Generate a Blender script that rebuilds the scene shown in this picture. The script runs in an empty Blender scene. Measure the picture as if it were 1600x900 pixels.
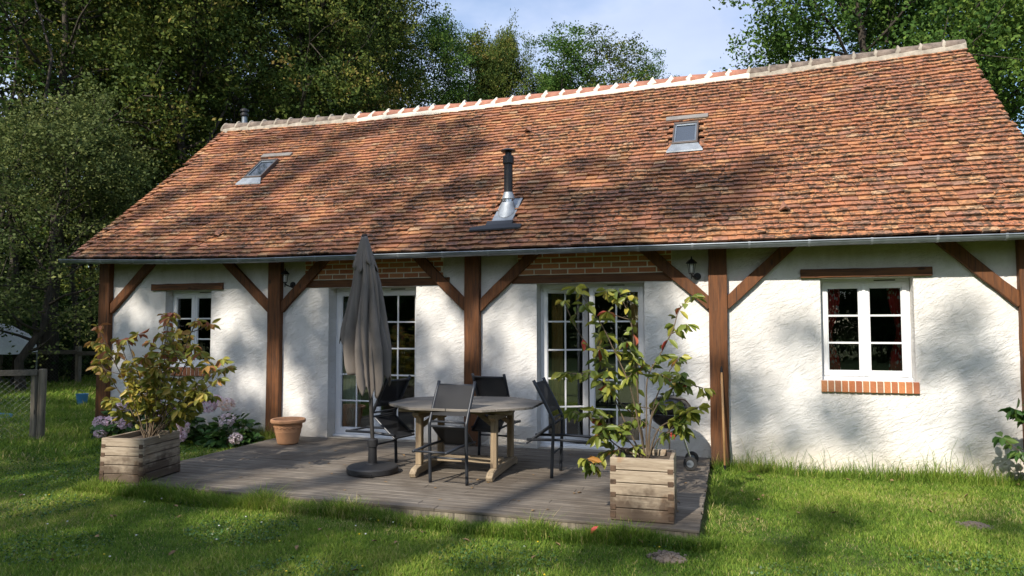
import bpy, math, random
import numpy as np
from mathutils import Vector, Matrix
PI = math.pi
sc = bpy.context.scene
COL = sc.collection

# ------------------------------------------------------------------ camera, sky, sun, exposure
CAM = (9.4478, -8.7454, 1.5562)
YAW, PITCH, ROLL, FPX = 0.302, 0.054, -0.0007, 1101.3
cd = bpy.data.cameras.new('camera'); cam = bpy.data.objects.new('camera', cd); COL.objects.link(cam)
f = Vector((-math.sin(YAW)*math.cos(PITCH), math.cos(YAW)*math.cos(PITCH), math.sin(PITCH)))
r = Vector((math.cos(YAW), math.sin(YAW), 0)); u = r.cross(f)
r2 = math.cos(ROLL)*r + math.sin(ROLL)*u; u2 = -math.sin(ROLL)*r + math.cos(ROLL)*u
cam.matrix_world = Matrix(((r2.x, u2.x, -f.x, CAM[0]), (r2.y, u2.y, -f.y, CAM[1]), (r2.z, u2.z, -f.z, CAM[2]), (0, 0, 0, 1)))
cd.sensor_fit = 'HORIZONTAL'; cd.sensor_width = 36; cd.lens = FPX/1600*36; cd.clip_start = .05; cd.clip_end = 2000
sc.camera = cam

SUN = Vector((.27, 1.0, -.80)).normalized()           # direction the light travels
EL = math.asin(-SUN.z); AZ = math.atan2(-SUN.x, -SUN.y)
w = bpy.data.worlds.new('World'); sc.world = w; w.use_nodes = True
nt = w.node_tree; nt.nodes.clear()
def N(nt, t, **k):
    n = nt.nodes.new(t)
    for a, b in k.items():
        if a.startswith('_'): n.inputs[a[1:].replace('_', ' ')].default_value = b
        else: setattr(n, a, b)
    return n
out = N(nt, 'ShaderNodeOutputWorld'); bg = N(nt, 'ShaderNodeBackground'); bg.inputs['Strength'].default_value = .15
sky = N(nt, 'ShaderNodeTexSky', sky_type='NISHITA', sun_disc=False, sun_elevation=EL, sun_rotation=AZ % (2*PI), air_density=1.0, dust_density=.6, ozone_density=1.6)
tc = N(nt, 'ShaderNodeTexCoord'); mp = N(nt, 'ShaderNodeMapping'); mp.inputs['Scale'].default_value = (1, 1, 2.2); mp.inputs['Location'].default_value = (.35, .1, .0)
nz = N(nt, 'ShaderNodeTexNoise'); nz.inputs['Scale'].default_value = 2.1; nz.inputs['Detail'].default_value = 6; nz.inputs['Roughness'].default_value = .52
rp = N(nt, 'ShaderNodeValToRGB'); rp.color_ramp.elements[0].position = .43; rp.color_ramp.elements[1].position = .58
mx = N(nt, 'ShaderNodeMixRGB')
L = nt.links.new
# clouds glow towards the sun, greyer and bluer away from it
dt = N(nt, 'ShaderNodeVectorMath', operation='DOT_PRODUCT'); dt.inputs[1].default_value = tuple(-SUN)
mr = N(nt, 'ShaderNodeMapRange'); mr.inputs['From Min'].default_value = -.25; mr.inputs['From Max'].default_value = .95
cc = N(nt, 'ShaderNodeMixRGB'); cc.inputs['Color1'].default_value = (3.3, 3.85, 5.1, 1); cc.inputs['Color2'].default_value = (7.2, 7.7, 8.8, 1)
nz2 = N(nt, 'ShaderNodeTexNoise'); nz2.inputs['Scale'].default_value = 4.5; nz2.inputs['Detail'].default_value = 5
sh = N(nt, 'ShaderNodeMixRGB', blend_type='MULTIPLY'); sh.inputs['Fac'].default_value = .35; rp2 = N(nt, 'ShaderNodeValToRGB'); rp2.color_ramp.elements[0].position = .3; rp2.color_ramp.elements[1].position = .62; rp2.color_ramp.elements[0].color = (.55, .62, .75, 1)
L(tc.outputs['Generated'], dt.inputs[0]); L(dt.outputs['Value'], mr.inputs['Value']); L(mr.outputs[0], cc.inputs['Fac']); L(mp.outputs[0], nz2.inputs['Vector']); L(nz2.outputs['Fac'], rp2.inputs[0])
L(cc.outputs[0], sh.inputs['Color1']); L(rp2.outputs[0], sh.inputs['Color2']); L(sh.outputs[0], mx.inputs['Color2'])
L(tc.outputs['Generated'], mp.inputs[0]); L(mp.outputs[0], nz.inputs['Vector']); L(nz.outputs['Fac'], rp.inputs[0])
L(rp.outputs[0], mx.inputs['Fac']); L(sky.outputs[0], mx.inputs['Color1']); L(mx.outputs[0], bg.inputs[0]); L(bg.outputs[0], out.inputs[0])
sl = bpy.data.lights.new('sun', 'SUN'); sl.energy = 4.4; sl.angle = math.radians(.6); sl.color = (1, .915, .80)
so = bpy.data.objects.new('sun', sl); COL.objects.link(so); so.rotation_euler = SUN.to_track_quat('-Z', 'Y').to_euler(); so.location = (0, -20, 20)
vs = sc.view_settings; vs.view_transform = 'Standard'; vs.look = 'None'; vs.exposure = 0.53; vs.gamma = 1
sc.render.engine = 'CYCLES'; cy = sc.cycles
cy.max_bounces = 7; cy.diffuse_bounces = 3; cy.glossy_bounces = 3; cy.transmission_bounces = 3; cy.transparent_max_bounces = 8
cy.use_denoising = True; cy.caustics_reflective = False; cy.caustics_refractive = False; cy.sample_clamp_indirect = 6

# ------------------------------------------------------------------ materials
def rgb(c): return (c[0], c[1], c[2], 1)
class Mat:
    def __init__(s, name, rough=.6, metal=0, color=(.5, .5, .5)):
        s.m = bpy.data.materials.new(name); s.m.use_nodes = True; s.nt = s.m.node_tree; s.nt.nodes.clear()
        s.out = s.n('ShaderNodeOutputMaterial'); s.b = s.n('ShaderNodeBsdfPrincipled')
        s.b.inputs['Roughness'].default_value = rough; s.b.inputs['Metallic'].default_value = metal
        s.b.inputs['Base Color'].default_value = rgb(color); s.l(s.b.outputs[0], s.out.inputs[0])
        s.tc = s.n('ShaderNodeTexCoord')
    def n(s, t, **k): return N(s.nt, t, **k)
    def l(s, a, b): s.nt.links.new(a, b)
    def map(s, scale=(1, 1, 1), rot=(0, 0, 0), loc=(0, 0, 0), src='Object'):
        m = s.n('ShaderNodeMapping'); m.inputs['Scale'].default_value = scale; m.inputs['Rotation'].default_value = rot; m.inputs['Location'].default_value = loc
        s.l(s.tc.outputs[src], m.inputs[0]); return m.outputs[0]
    def noise(s, vec, scale=5, detail=3, rough=.5, dist=0):
        n = s.n('ShaderNodeTexNoise'); n.inputs['Scale'].default_value = scale; n.inputs['Detail'].default_value = detail
        n.inputs['Roughness'].default_value = rough; n.inputs['Distortion'].default_value = dist
        s.l(vec, n.inputs['Vector']); return n.outputs['Fac']
    def ramp(s, fac, stops, interp='LINEAR'):
        n = s.n('ShaderNodeValToRGB'); cr = n.color_ramp; cr.interpolation = interp
        while len(cr.elements) < len(stops): cr.elements.new(.5)
        for e, (p, c) in zip(cr.elements, stops):
            e.position = p; e.color = rgb(c) if isinstance(c, tuple) else (c, c, c, 1)
        s.l(fac, n.inputs[0]); return n.outputs[0]
    def mix(s, fac, a, b, mode='MIX'):
        n = s.n('ShaderNodeMixRGB', blend_type=mode)
        for i, x in ((0, fac), (1, a), (2, b)):
            if isinstance(x, (int, float)): n.inputs[i].default_value = x
            elif isinstance(x, tuple): n.inputs[i].default_value = rgb(x)
            else: s.l(x, n.inputs[i])
        return n.outputs[0]
    def math(s, op, a, b=0, clamp=False):
        n = s.n('ShaderNodeMath', operation=op, use_clamp=clamp)
        for i, x in ((0, a), (1, b)):
            if isinstance(x, (int, float)): n.inputs[i].default_value = x
            else: s.l(x, n.inputs[i])
        return n.outputs[0]
    def sep(s, src='Object'):
        n = s.n('ShaderNodeSeparateXYZ'); s.l(s.tc.outputs[src], n.inputs[0]); return n.outputs
    def island(s): return s.n('ShaderNodeNewGeometry').outputs['Random Per Island']
    def attr(s, name='tint'): return s.n('ShaderNodeAttribute', attribute_name=name).outputs['Fac']
    def col(s, c): s.l(c, s.b.inputs['Base Color']); return s
    def rgh(s, c): s.l(c, s.b.inputs['Roughness']); return s
    def bump(s, h, strength=.5, dist=.01, prev=None):
        n = s.n('ShaderNodeBump'); n.inputs['Strength'].default_value = strength; n.inputs['Distance'].default_value = dist
        s.l(h, n.inputs['Height'])
        if prev is not None: s.l(prev, n.inputs['Normal'])
        s.l(n.outputs[0], s.b.inputs['Normal']); return n.outputs[0]
    def translucent(s, fac, color):
        t = s.n('ShaderNodeBsdfTranslucent'); m = s.n('ShaderNodeMixShader'); m.inputs[0].default_value = fac
        if isinstance(color, tuple): t.inputs[0].default_value = rgb(color)
        else: s.l(color, t.inputs[0])
        s.l(s.b.outputs[0], m.inputs[1]); s.l(t.outputs[0], m.inputs[2]); s.l(m.outputs[0], s.out.inputs[0]); return s

M = {}
def plain(name, color, rough=.6, metal=0, vary=.12, bump=0, bscale=40):
    m = Mat(name, rough, metal); n = m.noise(m.map(), 9, 4, .6)
    lo = tuple(c*(1-vary) for c in color); hi = tuple(min(1, c*(1+vary)) for c in color)
    m.col(m.ramp(n, [(.3, lo), (.7, hi)]))
    if bump: m.bump(m.noise(m.map(), bscale, 3), bump, .004)
    M[name] = m.m; return m

def stucco():
    m = Mat('stucco', .88)
    warp = m.n('ShaderNodeMixRGB', blend_type='ADD'); warp.inputs[0].default_value = .16
    nn = m.n('ShaderNodeTexNoise'); nn.inputs['Scale'].default_value = 1.9; nn.inputs['Detail'].default_value = 3; m.l(m.map(), nn.inputs['Vector'])
    m.l(m.map(), warp.inputs[1]); m.l(nn.outputs['Color'], warp.inputs[2])
    def strokes(ang, sc, loc):
        q = m.n('ShaderNodeMapping'); q.inputs['Rotation'].default_value = (0, ang, 0); q.inputs['Location'].default_value = loc
        m.l(warp.outputs[0], q.inputs[0]); q2 = m.n('ShaderNodeMapping'); q2.inputs['Scale'].default_value = sc; m.l(q.outputs[0], q2.inputs[0]); return q2.outputs[0]
    a = m.noise(strokes(.36, (6.2, 6, 21), (0, 0, 0)), 1.0, 5, .62, .7)
    b = m.noise(strokes(.80, (7, 6, 24), (3, 1, 2)), 1.0, 4, .6, .9)
    st = m.ramp(a, [(.42, 0.), (.53, .8), (.60, 1.)]); st2 = m.ramp(b, [(.50, 0.), (.56, 1.)])
    h = m.mix(.45, st, st2); h = m.mix(m.ramp(m.noise(m.map(loc=(4, 4, 4)), 1.4, 3), [(.35, 0.), (.65, .5)]), h, (.5, .5, .5)); n1 = m.bump(h, .75, .010)
    fine = m.noise(m.map(), 55, 4, .65); m.bump(fine, .45, .005, n1)
    big = m.noise(m.map(), 1.6, 4, .6)
    c = m.ramp(big, [(.3, (.65, .63, .60)), (.7, (.775, .765, .745))])
    z = m.sep()[2]
    low = m.ramp(m.math('ADD', z, m.math('MULTIPLY', big, .5)), [(.10, 1.), (.62, 0.)])
    c = m.mix(m.math('MULTIPLY', low, .65), c, (.62, .53, .38))
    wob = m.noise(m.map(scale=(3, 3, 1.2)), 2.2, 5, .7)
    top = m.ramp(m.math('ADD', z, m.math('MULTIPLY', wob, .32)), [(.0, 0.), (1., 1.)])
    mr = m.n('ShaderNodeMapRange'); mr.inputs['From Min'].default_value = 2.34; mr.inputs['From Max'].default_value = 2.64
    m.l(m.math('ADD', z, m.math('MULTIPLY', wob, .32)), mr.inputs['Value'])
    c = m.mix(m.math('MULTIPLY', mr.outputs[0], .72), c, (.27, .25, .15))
    st3 = m.ramp(m.noise(m.map(scale=(2.2, 2.2, .5), loc=(7, 0, 3)), 1.6, 5, .7), [(.56, 0.), (.74, .35)]); c = m.mix(st3, c, (.47, .42, .34))
    sp = m.ramp(m.noise(m.map(), 24, 5, .7), [(.60, 0.), (.72, .45)])
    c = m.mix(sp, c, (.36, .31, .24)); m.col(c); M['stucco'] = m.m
stucco()

def timber(name, base, dark, axis):
    """grain running along the given axis"""
    m = Mat(name, .72)
    s = [34, 34, 34]; s[axis] = 2.2
    g = m.noise(m.map(scale=tuple(s)), 1, 5, .65, .4)
    big = m.noise(m.map(), 3, 3, .6)
    c = m.ramp(g, [(.28, dark), (.5, base), (.72, tuple(min(1, x*1.55) for x in base))])
    c = m.mix(m.math('MULTIPLY', big, .55), c, dark)
    s2 = [60, 60, 60]; s2[axis] = 1.4
    ck = m.ramp(m.noise(m.map(scale=tuple(s2)), 1, 2, .5), [(.30, 1.), (.36, 0.)])
    c = m.mix(m.math('MULTIPLY', ck, .7), c, tuple(x*.25 for x in dark))
    kn = m.n('ShaderNodeTexVoronoi'); kn.inputs['Scale'].default_value = 1.; ks = [7, 7, 7]; ks[axis] = 2.6; m.l(m.map(scale=tuple(ks)), kn.inputs['Vector'])
    c = m.mix(m.ramp(kn.outputs['Distance'], [(.07, .85), (.13, 0.)]), c, tuple(x*.35 for x in dark))
    wear = m.ramp(m.noise(m.map(scale=tuple(3 if i == axis else 14 for i in range(3)), loc=(2, 5, 1)), 1.3, 5, .7), [(.58, 0.), (.74, .5)])
    c = m.mix(wear, c, tuple(.5*(a+b) for a, b in zip(base, (.19, .13, .08))))
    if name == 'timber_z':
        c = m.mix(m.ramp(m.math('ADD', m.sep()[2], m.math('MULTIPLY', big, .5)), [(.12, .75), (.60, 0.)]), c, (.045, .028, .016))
    m.col(c); m.bump(g, .7, .008); M[name] = m.m
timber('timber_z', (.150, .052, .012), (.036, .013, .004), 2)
timber('timber_x', (.135, .050, .013), (.036, .013, .004), 0)
timber('pale_wood_z', (.34, .26, .16), (.17, .12, .075), 2)
timber('pale_wood_x', (.34, .27, .18), (.17, .13, .085), 0)
timber('pale_wood_y', (.34, .27, .18), (.17, .13, .085), 1)
timber('post_wood', (.24, .205, .15), (.09, .078, .06), 2)
timber('rail_wood', (.14, .12, .09), (.06, .052, .04), 0)

def tiles():
    m = Mat('roof_tile', .82)
    isl = m.island()
    c = m.ramp(isl, [(0, (.42, .165, .080)), (.12, (.50, .215, .095)), (.24, (.34, .130, .082)), (.34, (.56, .27, .115)), (.45, (.45, .180, .095)),
                     (.55, (.30, .135, .098)), (.64, (.51, .22, .095)), (.72, (.58, .33, .155)), (.79, (.36, .165, .12)), (.85, (.49, .18, .090)), (.91, (.57, .39, .23)), (.94, (.25, .155, .12)), (.97, (.38, .15, .09))], 'CONSTANT')
    c = m.mix(.36, c, m.mix(m.noise(m.map(), 1.2, 3), (.37, .135, .070), (.56, .27, .11)))
    tex = m.noise(m.map(), 45, 4, .65)
    c = m.mix(.35, c, m.ramp(tex, [(.3, .35), (.7, 1.)]), 'MULTIPLY')
    # lichen and moss in patches, mostly on the right half, streaked
    patch = m.math('ADD', m.noise(m.map(loc=(5, 2, 1)), 1.6, 5, .72), m.ramp(m.math('MULTIPLY', m.sep()[0], .077), [(.45, -.0), (.9, .07)]))
    spots = m.noise(m.map(scale=(1, 1.2, 1.2)), 17, 5, .72)
    k = m.math('MULTIPLY', m.ramp(patch, [(.40, .12), (.56, 1.)]), m.ramp(spots, [(.47, 0.), (.52, 1.)]))
    c = m.mix(m.math('MULTIPLY', k, .88), c, (.050, .036, .022))
    li = m.ramp(m.noise(m.map(loc=(9, 4, 7)), 26, 4, .7), [(.66, 0.), (.71, 1.)])
    c = m.mix(m.math('MULTIPLY', li, .5), c, (.50, .46, .36))
    # down-facing butt ends of the tiles mixed darker
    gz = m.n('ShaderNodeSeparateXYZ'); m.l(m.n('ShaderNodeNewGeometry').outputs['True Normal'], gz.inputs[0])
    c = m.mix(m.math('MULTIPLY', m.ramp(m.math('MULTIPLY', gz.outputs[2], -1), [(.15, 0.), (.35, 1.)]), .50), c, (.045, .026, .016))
    m.col(c); m.bump(tex, .5, .006); M['roof_tile'] = m.m
tiles()
def brick():
    m = Mat('brick', .85); isl = m.island()
    c = m.ramp(isl, [(0, (.50, .17, .065)), (.3, (.58, .23, .09)), (.55, (.42, .14, .065)), (.8, (.60, .27, .11)), (1, (.33, .14, .08))])
    t = m.noise(m.map(), 60, 4, .6); c = m.mix(.4, c, m.ramp(t, [(.3, .4), (.7, 1.)]), 'MULTIPLY'); m.col(c); m.bump(t, .5, .004); M['brick'] = m.m
brick()
plain('mortar', (.74, .69, .58), .9, 0, .12, .5)
plain('lime_mortar', (.60, .57, .49), .9, 0, .08, .6, 30)
plain('old_ridge', (.17, .135, .11), .95, 0, .5, .8, 20)
m = plain('old_mortar', (.33, .295, .24), .95, 0, .35, .7, 25)
plain('ridge_clay', (.33, .145, .095), .8, 0, .2, .4)
plain('zinc', (.22, .25, .28), .40, .6, .18, .15, 8)
plain('lead', (.20, .185, .17), .7, .1, .2)
plain('zinc_strap', (.30, .33, .36), .5, .5, .25)
plain('steel', (.75, .76, .78), .22, 1, .05)
plain('black_paint', (.018, .018, .020), .38, 0, .1)
plain('black_iron', (.012, .012, .013), .45, .2, .1)
plain('white_pvc', (.80, .81, .82), .32, 0, .02)
plain('end_grain', (.085, .052, .032), .85, 0, .6)
plain('dark_sash', (.085, .065, .055), .5, 0, .15)
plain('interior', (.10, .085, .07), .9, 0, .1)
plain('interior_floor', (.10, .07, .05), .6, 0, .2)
plain('terracotta', (.60, .31, .16), .78, 0, .14, .3, 20)
plain('soil', (.09, .065, .045), .98, 0, .35, 1., 25)
plain('dry_soil', (.19, .15, .115), .98, 0, .25, 1., 30)
plain('anthracite', (.030, .034, .042), .42, .3, .1)
plain('stem_bark', (.13, .095, .06), .85, 0, .25)
plain('handle_wood', (.52, .30, .13), .5, 0, .1)
plain('rubber', (.02, .02, .02), .8, 0, .1)
plain('enamel', (.012, .012, .014), .12, 0, .05)
plain('base_resin', (.028, .028, .030), .55, 0, .15, .6, 90)
plain('pole_paint', (.075, .070, .068), .4, .4, .1)
plain('tarp_white', (.80, .81, .84), .5, 0, .08, .4, 4)
plain('blue_plastic', (.06, .22, .42), .4, 0, .15)
plain('sheer', (.82, .83, .82), .9, 0, .06)
plain('grey_cloth', (.50, .53, .58), .9, 0, .12)
plain('ochre_cloth', (.72, .42, .14), .9, 0, .12)
plain('white_glass', (.8, .8, .78), .3, 0, .02)
plain('rope', (.36, .29, .20), .9, 0, .15)
plain('wire', (.20, .21, .20), .5, .6, .1)
plain('dead_leaf', (.24, .15, .07), .8, 0, .4)
plain('coral', (.70, .12, .10), .5, 0, .12)
plain('yellow_petal', (.75, .55, .03), .5, 0, .1)
plain('white_petal', (.75, .74, .70), .5, 0, .1)

def redcloth():
    m = Mat('red_print_cloth', .9); v = m.n('ShaderNodeTexVoronoi'); v.inputs['Scale'].default_value = 17
    m.l(m.map(), v.inputs['Vector']); m.col(m.ramp(v.outputs['Distance'], [(.28, (.80, .72, .68)), (.40, (.62, .05, .05))])); M['red_print_cloth'] = m.m
redcloth()
def canvas():
    m = Mat('taupe_canvas', .9); t = m.noise(m.map(scale=(1, 1, 1)), 180, 2); b = m.noise(m.map(scale=(5, 5, 1.3)), 2, 4, .6)
    c = m.ramp(b, [(.3, (.165, .143, .126)), (.7, (.215, .187, .165))]); m.col(c); m.bump(t, .25, .002); m.translucent(.12, (.25, .20, .17)); M['taupe_canvas'] = m.m
canvas()
def mesh_sling():
    m = Mat('black_sling', .7, color=(.011, .012, .015))
    m.b.inputs['Specular IOR Level'].default_value = .35
    tr = m.n('ShaderNodeBsdfTransparent'); mx = m.n('ShaderNodeMixShader'); mx.inputs[0].default_value = .03
    m.l(m.b.outputs[0], mx.inputs[1]); m.l(tr.outputs[0], mx.inputs[2]); m.l(mx.outputs[0], m.out.inputs[0]); M['black_sling'] = m.m
mesh_sling()
def glass(name, tint=(.9, .95, .93)):
    m = bpy.data.materials.new(name); m.use_nodes = True; t = m.node_tree; t.nodes.clear()
    o = N(t, 'ShaderNodeOutputMaterial'); mx = N(t, 'ShaderNodeMixShader'); g = N(t, 'ShaderNodeBsdfGlossy'); g.inputs['Roughness'].default_value = .01
    tr = N(t, 'ShaderNodeBsdfTransparent'); tr.inputs[0].default_value = rgb(tint)
    fr = N(t, 'ShaderNodeFresnel'); fr.inputs[0].default_value = 1.55; ad = N(t, 'ShaderNodeMath', operation='MULTIPLY_ADD'); ad.inputs[1].default_value = 1.8; ad.inputs[2].default_value = .075
    nz = N(t, 'ShaderNodeTexNoise'); nz.inputs['Scale'].default_value = 1.7; bp = N(t, 'ShaderNodeBump'); bp.inputs['Strength'].default_value = .12; bp.inputs['Distance'].default_value = .02
    t.links.new(nz.outputs[0], bp.inputs['Height']); t.links.new(bp.outputs[0], g.inputs['Normal'])
    t.links.new(fr.outputs[0], ad.inputs[0]); t.links.new(ad.outputs[0], mx.inputs[0]); t.links.new(tr.outputs[0], mx.inputs[1]); t.links.new(g.outputs[0], mx.inputs[2]); t.links.new(mx.outputs[0], o.inputs[0])
    M[name] = m
glass('window_glass')
m = Mat('sky_glass', .04, color=(.02, .03, .045)); m.b.inputs['Specular IOR Level'].default_value = 1.0; M['sky_glass'] = m.m

def boards():
    m = Mat('deck_board', .78); isl = m.island()
    g = m.noise(m.map(scale=(1.6, 30, 30)), 1, 5, .65, .3); big = m.noise(m.map(), 1.3, 5, .65)
    c = m.ramp(g, [(.30, (.065, .054, .041)), (.5, (.170, .145, .115)), (.70, (.33, .29, .24))])
    c = m.mix(m.ramp(isl, [(0, .0), (1, .5)]), c, (.095, .080, .065))
    c = m.mix(m.ramp(big, [(.42, 0.), (.62, .7)]), c, (.075, .058, .042))
    m.col(c); m.bump(g, .6, .006); M['deck_board'] = m.m
boards()
def planterwood():
    m = Mat('planter_wood', .8); isl = m.island()
    g = m.noise(m.map(scale=(4, 4, 38)), 1, 5, .65, .5); big = m.noise(m.map(), 5, 4, .6); z = m.sep()[2]
    c = m.ramp(g, [(.30, (.15, .11, .075)), (.5, (.36, .29, .21)), (.70, (.56, .48, .37))])
    c = m.mix(m.ramp(isl, [(0, 0.), (1, .35)]), c, (.25, .20, .15))
    wet = m.ramp(m.math('SUBTRACT', m.math('MULTIPLY', big, .72), z), [(.10, 0.), (.24, 1.)])
    c = m.mix(m.ramp(m.noise(m.map(loc=(3, 3, 3)), 4.5, 4, .6), [(.56, 0.), (.68, .55)]), c, (.30, .15, .06)); c = m.mix(m.math('MULTIPLY', wet, .85), c, (.06, .036, .022))
    m.col(c); m.bump(g, .6, .005); M['planter_wood'] = m.m
planterwood()
def tabletop():
    m = Mat('table_board', .75); isl = m.island(); g = m.noise(m.map(scale=(3, 40, 40)), 1, 5, .6)
    c = m.ramp(g, [(.28, (.115, .10, .085)), (.5, (.20, .18, .155)), (.75, (.30, .27, .235))]); c = m.mix(m.ramp(isl, [(0, 0.), (1, .35)]), c, (.11, .095, .075))
    m.col(c); m.bump(g, .5, .004); M['table_board'] = m.m
tabletop()
def leafmat(name, stops, rough=.5, tr=.28, trc=None, spec=.35):
    m = Mat(name, rough); a = m.attr(); c = m.ramp(a, stops); m.col(c); m.b.inputs['Specular IOR Level'].default_value = spec
    m.translucent(tr, c if trc is None else trc); M[name] = m.m
leafmat('oak_leaves', [(0, (.036, .066, .016)), (.5, (.090, .130, .026)), (.85, (.19, .205, .042)), (1, (.25, .19, .055))], .6, .28, None, .12)
leafmat('green_oak_leaves', [(0, (.040, .090, .020)), (.5, (.080, .155, .030)), (1, (.17, .25, .045))], .6, .28, None, .12)
leafmat('olive_leaves', [(0, (.060, .090, .028)), (.5, (.115, .150, .048)), (1, (.20, .22, .07))], .6, .28, None, .12)
leafmat('under_leaves', [(0, (.022, .045, .014)), (.6, (.045, .085, .022)), (1, (.09, .14, .03))], .6, .28, None, .1)
leafmat('green_magnolia_leaves', [(0, (.10, .155, .030)), (.5, (.22, .26, .05)), (.80, (.42, .40, .065)), (.93, (.48, .36, .07)), (.97, (.45, .10, .05)), (1, (.55, .07, .06))], .35, .3)
leafmat('yellow_magnolia_leaves', [(0, (.15, .18, .035)), (.35, (.29, .29, .05)), (.6, (.47, .38, .065)), (.8, (.42, .19, .07)), (1, (.36, .11, .07))], .4, .3)
leafmat('hydrangea_leaves', [(0, (.03, .075, .02)), (.6, (.06, .14, .03)), (1, (.14, .22, .05))], .4, .2)
leafmat('petals', [(0, (.88, .62, .74)), (.5, (.90, .78, .83)), (.8, (.86, .74, .70)), (1, (.82, .60, .46))], .7, .3)
leafmat('grass_blades', [(0, (.085, .175, .026)), (.5, (.215, .330, .048)), (.85, (.37, .45, .075)), (.94, (.52, .48, .16)), (1, (.54, .44, .24))], .6, .42, None, .12)
def bark():
    m = Mat('bark', .95); g = m.noise(m.map(scale=(9, 9, 1.6)), 1.5, 5, .7)
    m.col(m.ramp(g, [(.3, (.022, .018, .013)), (.7, (.075, .062, .048))])); m.bump(g, .8, .03); M['bark'] = m.m
bark()
def ground():
    m = Mat('lawn_soil', .95); a = m.noise(m.map(), .9, 6, .65); b = m.noise(m.map(), 40, 4, .7)
    c = m.ramp(b, [(.3, (.022, .040, .010)), (.6, (.12, .16, .03)), (.8, (.19, .17, .06))])
    c = m.mix(m.ramp(a, [(.5, 0.), (.75, .5)]), c, (.085, .070, .036)); m.col(c); m.bump(b, 1, .02); M['lawn_soil'] = m.m
ground()

# ------------------------------------------------------------------ mesh tools
def tag(o, label=None, cat=None, group=None, kind=None):
    if label: o['label'] = label
    if cat: o['category'] = cat
    if group: o['group'] = group
    if kind: o['kind'] = kind
    return o
def empty(name, loc=(0, 0, 0), rz=0, parent=None):
    o = bpy.data.objects.new(name, None); COL.objects.link(o); o.location = loc; o.rotation_euler = (0, 0, rz); o.empty_display_size = .2
    if parent: o.parent = parent
    return o
def link(name, me, mat, parent=None, smooth=False, bevel=0, seg=1):
    o = bpy.data.objects.new(name, me); COL.objects.link(o); me.materials.append(M[mat] if isinstance(mat, str) else mat)
    if smooth: me.polygons.foreach_set('use_smooth', [True]*len(me.polygons))
    if parent: o.parent = parent
    if bevel:
        b = o.modifiers.new('bevel', 'BEVEL'); b.width = bevel; b.segments = seg; b.limit_method = 'ANGLE'; b.angle_limit = .6
    return o
class MB:
    def __init__(s): s.v = []; s.f = []
    def add(s, vs, fs):
        k = len(s.v); s.v += [tuple(q) for q in vs]; s.f += [tuple(i+k for i in q) for q in fs]; return s
    def box(s, x0, x1, y0, y1, z0, z1, R=None, T=(0, 0, 0)):
        vs = [Vector((x, y, z)) for z in (z0, z1) for y in (y0, y1) for x in (x0, x1)]
        if R is not None: vs = [R @ q for q in vs]
        vs = [q+Vector(T) for q in vs]
        return s.add(vs, [(0, 2, 3, 1), (4, 5, 7, 6), (0, 1, 5, 4), (2, 6, 7, 3), (0, 4, 6, 2), (1, 3, 7, 5)])
    def bar(s, p0, p1, w, d, side=(0, 1, 0), n=1, jit=0, rng=None, cut=None):
        """rectangular bar from p0 to p1; w across, d along `side`"""
        p0, p1 = Vector(p0), Vector(p1); t = (p1-p0).normalized(); b = Vector(side).normalized(); a = t.cross(b).normalized(); b = a.cross(t)
        vs = []
        for i in range(n+1):
            c = p0.lerp(p1, i/n)
            for sa, sb in ((-1, -1), (1, -1), (1, 1), (-1, 1)):
                q = c+a*(sa*w/2)+b*(sb*d/2)
                if jit: q += a*rng.uniform(-jit, jit)+b*rng.uniform(-jit, jit)*.5
                vs.append(q)
        fs = [(3, 2, 1, 0), (4*n, 4*n+1, 4*n+2, 4*n+3)]
        for i in range(n):
            for j in range(4): fs.append((4*i+j, 4*i+(j+1) % 4, 4*i+4+(j+1) % 4, 4*i+4+j))
        return s.add(vs, fs)
    def tube(s, pts, rad, n=8, cap=True):
        pts = [Vector(q) for q in pts]; k = len(pts)
        if not isinstance(rad, (list, tuple)): rad = [rad]*k
        vs = []; prev = None
        for i, c in enumerate(pts):
            t = (pts[min(i+1, k-1)]-pts[max(i-1, 0)]).normalized()
            if prev is None: a = t.orthogonal().normalized()
            else: a = (prev-t*prev.dot(t)).normalized()
            prev = a; b = t.cross(a)
            for j in range(n):
                an = 2*PI*j/n; vs.append(c+(a*math.cos(an)+b*math.sin(an))*rad[i])
        fs = [(i*n+j, i*n+(j+1) % n, (i+1)*n+(j+1) % n, (i+1)*n+j) for i in range(k-1) for j in range(n)]
        if cap: fs += [tuple(range(n-1, -1, -1)), tuple((k-1)*n+j for j in range(n))]
        return s.add(vs, fs)
    def lathe(s, prof, c=(0, 0, 0), n=32, closed=False, sx=1, sy=1):
        vs = [(c[0]+q*sx*math.cos(2*PI*j/n), c[1]+q*sy*math.sin(2*PI*j/n), c[2]+z) for q, z in prof for j in range(n)]
        k = len(prof)
        fs = [(i*n+j, i*n+(j+1) % n, (i+1)*n+(j+1) % n, (i+1)*n+j) for i in range(k-1) for j in range(n)]
        if prof[0][0] > 1e-4: fs.append(tuple(range(n-1, -1, -1)))
        if prof[-1][0] > 1e-4: fs.append(tuple((k-1)*n+j for j in range(n)))
        return s.add(vs, fs)
    def prism(s, poly, y0, y1):
        """polygon in x,z (ccw seen from -y) extruded in y"""
        n = len(poly); vs = [(x, y0, z) for x, z in poly]+[(x, y1, z) for x, z in poly]
        fs = [tuple(range(n)), tuple(range(2*n-1, n-1, -1))]+[(j, j+n, (j+1) % n+n, (j+1) % n) for j in range(n)]
        return s.add(vs, fs)
    def prismz(s, poly, z0, z1):
        n = len(poly); vs = [(x, y, z0) for x, y in poly]+[(x, y, z1) for x, y in poly]
        fs = [tuple(range(n-1, -1, -1)), tuple(range(n, 2*n))]+[(j, (j+1) % n, (j+1) % n+n, j+n) for j in range(n)]
        return s.add(vs, fs)
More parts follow.
